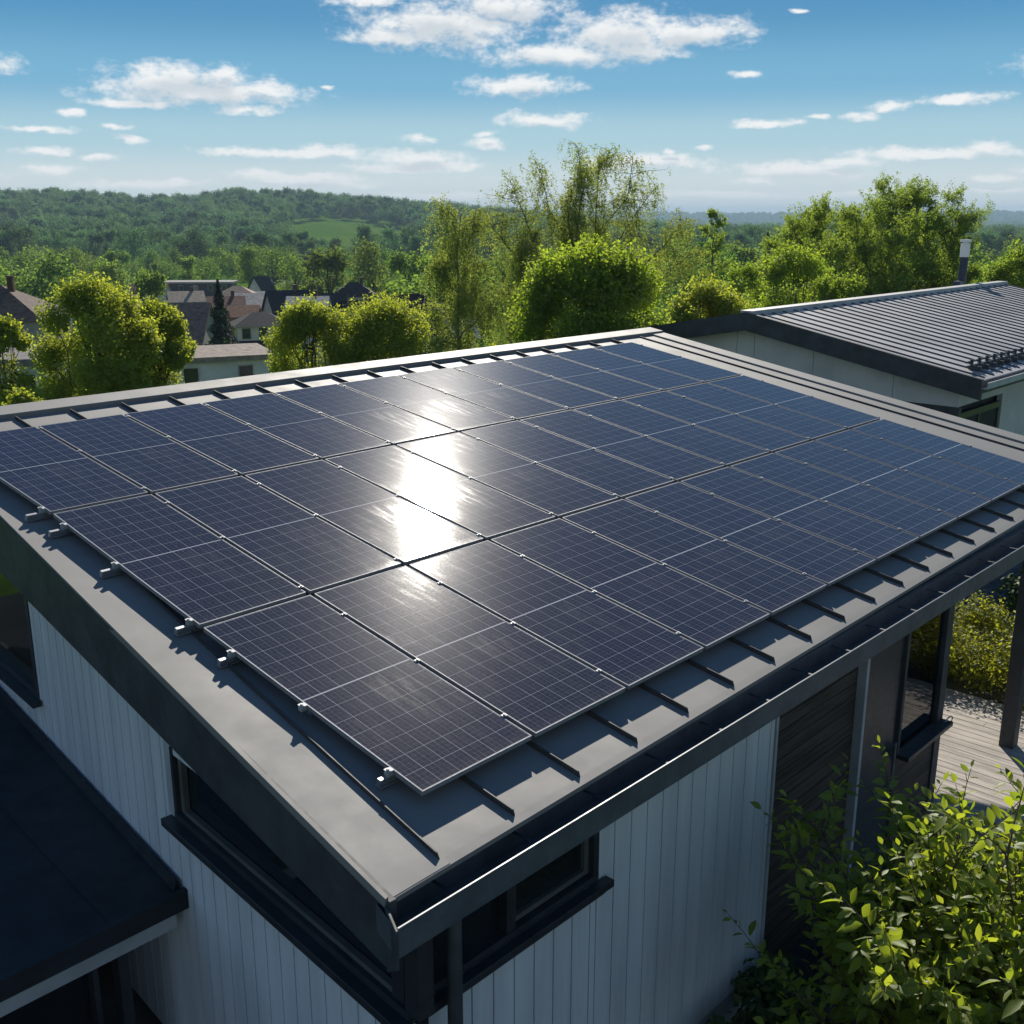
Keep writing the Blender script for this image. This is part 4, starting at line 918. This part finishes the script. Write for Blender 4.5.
# ---------------------------------------------------------------- neighbouring building
def build_neighbour():
    t = thing('neighbour_house', 'neighbouring long house with grey ribbed metal roof and white gable', 'house', (22, 7.4, 0)); o = Vector(t.location)
    def put(mb, name, m, parent=None, **k):
        x = mb.build(name, m, parent or t, **k)
        if parent is None: x.location = -o
        return x
    ug, ue = 18.5, 34.6; hr, zr_ = 9.229, .885 + ZO; he, ze = 3.82, -.115 + ZO
    k = (zr_ - ze) / (hr - he); hb = 14.6
    zz = lambda h: zr_ - k * abs(h - hr)
    r = MB()
    r.hexa([(ug, he, ze - .05), (ue, he, ze - .05), (ue, hr, zr_ - .05), (ug, hr, zr_ - .05), (ug, he, ze), (ue, he, ze), (ue, hr, zr_), (ug, hr, zr_)])
    r.hexa([(ug, hr, zr_ - .05), (ue, hr, zr_ - .05), (ue, hb, zz(hb) - .05), (ug, hb, zz(hb) - .05), (ug, hr, zr_), (ue, hr, zr_), (ue, hb, zz(hb)), (ug, hb, zz(hb))])
    ro = put(r, 'roof', M['nroof'])
    s = MB(); u = ug + .36
    while u < ue - .1:
        s.hexa([(u - .02, he + .06, zz(he + .06)), (u + .02, he + .06, zz(he + .06)), (u + .02, hr - .12, zz(hr - .12)), (u - .02, hr - .12, zz(hr - .12)), (u - .014, he + .08, zz(he + .08) + .026), (u + .014, he + .08, zz(he + .08) + .026), (u + .014, hr - .12, zz(hr - .12) + .026), (u - .014, hr - .12, zz(hr - .12) + .026)]); u += .50
    s.build('seam', M['nrib'], ro)
    c = MB(); c.hexa([(ug - .02, hr - .17, zz(hr - .17) + .0), (ue, hr - .17, zz(hr - .17)), (ue, hr + .17, zz(hr + .17)), (ug - .02, hr + .17, zz(hr + .17)), (ug - .02, hr - .16, zr_ + .07), (ue, hr - .16, zr_ + .07), (ue, hr + .16, zr_ + .07), (ug - .02, hr + .16, zr_ + .07)]); c.build('ridge_cap', M['nroof'], ro)
    f = MB(); th = .38
    for (a, b) in ((he - .03, hr), (hr, hb + .03)):
        f.hexa([(ug - .05, a, zz(a) - th), (ug + .05, a, zz(a) - th), (ug + .05, b, zz(b) - th), (ug - .05, b, zz(b) - th), (ug - .05, a, zz(a) + .035), (ug + .05, a, zz(a) + .035), (ug + .05, b, zz(b) + .035), (ug - .05, b, zz(b) + .035)])
    f.box(ug + .051, ue, he - .03, he + .02, ze - .26, ze - .03)
    put(f, 'fascia', M['fascia'])
    g = MB(); g.box(ug - .04, ue, he - .15, he - .031, ze - .16, ze - .15); g.box(ug - .04, ue, he - .16, he - .145, ze - .149, ze - .04); g.box(ug - .045, ue, he - .165, he - .14, ze - .0395, ze - .028); put(g, 'gutter', M['trim'])
    # snow guard: two bars on brackets near the eave
    sg = MB()
    for dz, dh in ((.09, .50), (.17, .52)): sg.tube([(ug + .5, he + dh, zz(he + dh) + dz), (ue - .3, he + dh, zz(he + dh) + dz)], .022, 6)
    u = ug + .78
    while u < ue - .3:
        sg.box(u - .02, u + .02, he + .30, he + .56, zz(he + .43) + .0, zz(he + .43) + .10); sg.box(u - .018, u + .018, he + .48, he + .54, zz(he + .5) + .08, zz(he + .5) + .22); u += .42
    sg.build('snow_guard', M['nrib'], ro)
    # walls: white gable panels on top, darker glazed storey below
    w = MB(); x = ug + .42; h = he + .55
    hs = [h, 5.8, 7.7, 9.7, 11.7, hb - .5]; zl = ZO - .77
    for a, b in zip(hs[:-1], hs[1:]):
        m_ = [q for q in (a, hr, b) if a <= q <= b]
        for p, q in zip(m_[:-1], m_[1:]): w.hexa([(x, p + .006, zl), (x + .12, p + .006, zl), (x + .12, q - .006, zl), (x, q - .006, zl), (x, p + .006, zz(p) - .06), (x + .12, p + .006, zz(p) - .06), (x + .12, q - .006, zz(q) - .06), (x, q - .006, zz(q) - .06)])
    w.box(x + .0, ue - .4, hb - .62, hb - .5, 0, zz(hb) - .1); w.box(ue - .5, ue - .4, h, hb - .63, 0, zz(hb) - .1)
    w.box(x + 2.6, ue - .51, h + .02, h + .14, 0, ze - .06); w.box(x + .02, x + 2.58, h + .012, h + .13, zl + .001, ze - .06)
    put(w, 'wall', M['nwall'])
    dk = MB(); dk.box(x + .25, ue - .7, h + .2, hb - .75, .02, zl - .01); put(dk, 'interior', M['dark'])
    b = MB(); b.box(x - .03, x + .13, h - .03, hb - .62, zl - .16, zl - .002); b.box(x + .03, x + .1, h + .05, hb - .64, 0, .7); put(b, 'beam', M['fascia'])
    fr = MB(); y = h + .05
    while y < hb - .9: fr.box(x + .02, x + .10, y, y + .09, .0, zl - .165); y += 1.25
    fr.box(x + .131, x + 2.55, h + .03, h + .11, zl - .3, zl - .166); fr.box(x + 1.3, x + 1.38, h + .03, h + .11, 0, zl - .3); fr.box(x + 2.45, x + 2.55, h + .0301, h + .1101, 0, zl - .3)
    wi = put(fr, 'window', M['roof_dark'])
    p = MB(); p.box(x + .055, x + .065, h + .06, hb - .64, .7, zl - .17); p.box(x + .14, x + 2.44, h + .06, h + .07, .02, zl - .3); p.build('pane', M['dark'], wi)
    ins = MB(); ins.box(x + .4, x + 1.1, h + .9, h + 1.0, 0, zl - .5); ins.build('blind', M['nwall'], wi)
    # flue
    cp = at(951.5, 290, 35.0); cx, cy = 33.6, 10.2
    ch = MB(); zb = zz(cy); ch.tube([(cx, cy, zb - .1), (cx, cy, ZO + 1.74)], .13, 16); 
    cho = put(ch, 'chimney', M['chim_blue'], smooth=False)
    a = MB(); a.tube([(cx, cy, ZO + 1.74), (cx, cy, ZO + 2.18)], .15, 16); a.tube([(cx, cy, ZO + 2.22), (cx, cy, ZO + 2.30)], .18, 16); a.tube([(cx, cy, ZO + 2.18), (cx, cy, ZO + 2.22)], .10, 12); a.build('cowl', M['chim_white'], cho)
    b = MB(); b.box(cx - .45, cx - .14, cy - .12, cy + .12, zb - .05, zb + .26); b.build('flashing', M['chim_blue'], cho)
build_neighbour()

# ---------------------------------------------------------------- hedge by the deck and the foreground shrub
def build_hedge(name, label, x0, x1, y0, y1, zt, n, size, seed, leaf='leaf_hedge'):
    rng = np.random.default_rng(seed); t = thing(name, label, 'hedge', ((x0 + x1) / 2, (y0 + y1) / 2, 0))
    L = []; nb = int((y1 - y0) / .5) * 9
    for i in range(nb):
        fx = rng.random(); L.append(((fx - .5) * (x1 - x0), rng.uniform(y0, y1) - (y0 + y1) / 2, .22 + (zt - .62) * rng.random() * (.62 + .38 * fx), rng.uniform(.30, .46)))
    Q = clump_crown(rng, L, n, size); Q = Q[Q[:, :, 2].min(1) > .02]
    ob = bpy.data.objects.new('foliage', quadmesh('foliage', Q, M[leaf])); COL.objects.link(ob); ob.parent = t
    s = MB()
    for l in L[::2]: s.tube(limb_path((l[0] * .9, l[1], 0), l[:3], rng, .02, 4, .03), [.02, .015, .01, .006], 5, False)
    s.build('stems', M['twig'], t)
build_hedge('hedge', 'yellow-green leafy hedge beyond the sunlit deck', 10.65, 12.3, -2.4, 4.4, 1.10, 60000, .055, 71)
build_hedge('hedge', 'low dark hedge on the shaded gravel before the neighbouring house', 14.2, 15.2, -2.6, 1.6, .85, 9000, .08, 72, 'leaf_low')

def build_shrub():
    rng = np.random.default_rng(5); base = np.array([2.9, -2.15, 0.0])
    t = thing('leafy_shrub', 'large leafy green shrub growing in the right foreground beside the house wall', 'shrub', tuple(base))
    tb = MB(); tw = MB(); LF = []
    def branch(p, d, L, r, depth):
        P = [np.array(p)]; d = np.array(d, float); d /= np.linalg.norm(d); k = 6
        for i in range(k):
            d = d + rng.normal(0, .10, 3) + np.array([0, 0, .05]); d /= np.linalg.norm(d); P.append(P[-1] + d * L / k)
        tb.tube(P, np.linspace(r, r * .35, k + 1), 6, False)
        if depth == 0: twig_leaves(P, r); return
        n = 9 if depth == 2 else 6
        for i in range(n):
            q = rng.uniform(.35, 1.0) if i else 1.0; j = min(int(q * k), k - 1); f = q * k - j; s = P[j] * (1 - f) + P[j + 1] * f
            a = rng.normal(0, 1, 3); a[2] = abs(a[2]) * .4 + .25; a /= np.linalg.norm(a)
            branch(s, d * .55 + a * .9, L * rng.uniform(.48, .72), r * .5, depth - 1)
    def twig_leaves(P, r):
        P = np.array(P); n = 19
        for i in range(n):
            q = .12 + .88 * i / (n - 1); j = min(int(q * (len(P) - 1)), len(P) - 2); f = q * (len(P) - 1) - j; s = P[j] * (1 - f) + P[j + 1] * f
            ax = P[j + 1] - P[j]; ax /= np.linalg.norm(ax); side = np.cross(ax, (0, 0, 1)); side /= np.linalg.norm(side) + 1e-6
            ang = i * 2.4 + rng.uniform(-.5, .5); o = side * math.cos(ang) + np.cross(ax, side) * math.sin(ang)
            dr = ax * .55 + o * .85 + np.array([0, 0, -.05]); 
            if i == n - 1: dr = ax
            LF.append((s, dr / np.linalg.norm(dr), rng.choice([.06, .075, .09, .105, .12, .135]) * (1.1 if q < .8 else .85)))
    stems = [(-.35, .10, 1), (.05, -.1, 1), (.35, .12, 1), (-.3, -.2, 1.0), (.75, -.05, 1.0), (.2, .3, 1), (-.2, -.35, 1), (1.15, .1, 1), (-.25, .3, 1.), (.55, -.35, 1), (1.0, .35, .9), (.3, -.1, .95), (.0, .1, 1), (1.4, -.2, .8)]
    for (dx, dy, dz) in stems:
        L = rng.uniform(1.3, 1.75); p0 = (rng.normal(0, .06), rng.normal(0, .06), 0)
        d0 = np.array([dx * .9, dy * .9, dz]); branch(p0, d0, L, .022, 2)
    # long shoots that rise out of the crown
    # leaf mesh: a folded, curved blade of eight faces
    prof = [(0, .0), (.16, .55), (.42, 1.0), (.72, .70), (1.0, .02)]
    n = len(LF); print('shrub leaves', n); V = np.zeros((n, 15, 3))
    for i, (s, dr, ln) in enumerate(LF):
        up = np.array([0, 0, 1.0]) + rng.normal(0, .45, 3); sd = np.cross(dr, up); sd /= np.linalg.norm(sd) + 1e-6; nn = np.cross(sd, dr)
        w = ln * .225; dro = rng.uniform(.05, .32); fo = rng.uniform(.10, .45)
        for k, (tt, pw) in enumerate(prof):
            c = s + dr * ln * (tt + .12) - np.array([0, 0, 1]) * dro * ln * tt * tt
            V[i, k * 3] = c + sd * w * pw + nn * w * pw * fo; V[i, k * 3 + 1] = c; V[i, k * 3 + 2] = c - sd * w * pw + nn * w * pw * fo
    fq = []
    for k in range(4):
        for e in (0, 1): fq.append((k * 3 + e, k * 3 + e + 1, k * 3 + e + 4, k * 3 + e + 3))
    fq = np.array(fq, np.int32); F = (fq[None] + (np.arange(n) * 15)[:, None, None]).reshape(-1)
    me = bpy.data.meshes.new('foliage'); me.vertices.add(n * 15); me.vertices.foreach_set('co', V.reshape(-1).astype(np.float32))
    me.loops.add(len(F)); me.loops.foreach_set('vertex_index', F.astype(np.int32)); np_ = len(F) // 4
    me.polygons.add(np_); me.polygons.foreach_set('loop_start', np.arange(0, len(F), 4, dtype=np.int32)); me.polygons.foreach_set('loop_total', np.full(np_, 4, np.int32)); me.polygons.foreach_set('use_smooth', [True] * np_)
    me.materials.append(M['leaf_shrub']); me.update(calc_edges=True)
    ob = bpy.data.objects.new('foliage', me); COL.objects.link(ob); ob.parent = t
    tb.build('branches', M['twig'], t, smooth=True)
build_shrub()

rs_ = np.random.default_rng(8)
for (x, y, h, r, lab) in [(3.0, -.95, .75, .6, 'low dark shrub at the foot of the white boarded wall'), (4.0, -1.3, .9, .6, 'low dark shrub beside the end of the deck'), (2.0, -1.5, .6, .55, 'low dark shrub under the left twigs of the large shrub')]:
    L = [(rs_.normal(0, r * .5), rs_.normal(0, r * .4), rs_.uniform(.18, h - .15), rs_.uniform(.16, .3)) for _ in range(16)]
    Q = clump_crown(rs_, L, 2600, .085, 0, .5); Q = Q[Q[:, :, 2].min(1) > .01]; st = MB()
    for l in L: st.tube(limb_path((0, 0, 0), l[:3], rs_, .02, 4, .03), [.012, .01, .007, .004], 5, False)
    plant('garden_bush', lab, 'shrub', (quadmesh('crown', Q, M['leaf_low']), st.mesh('trunk', M['twig'], True)), (x, y, 0))

# ---------------------------------------------------------------- the air
def build_haze():
    mb = MB(); mb.box(-9500, 9500, -9500, 9500, -75, 75)
    mt = bpy.data.materials.new('haze_air'); mt.use_nodes = True; T = NT(mt.node_tree); T.n.clear()
    v = T.new('ShaderNodeVolumePrincipled'); v.inputs['Color'].default_value = (.58, .80, 1.0, 1); v.inputs['Density'].default_value = HAZE_DENSITY; v.inputs['Anisotropy'].default_value = .0
    o = T.new('ShaderNodeOutputMaterial'); T.link(v.outputs[0], o.inputs['Volume'])
    h = mb.build('haze', mt); kind(h, 'stuff', 'thin pale blue haze over the valley')
if HAZE_DENSITY > 0: build_haze()
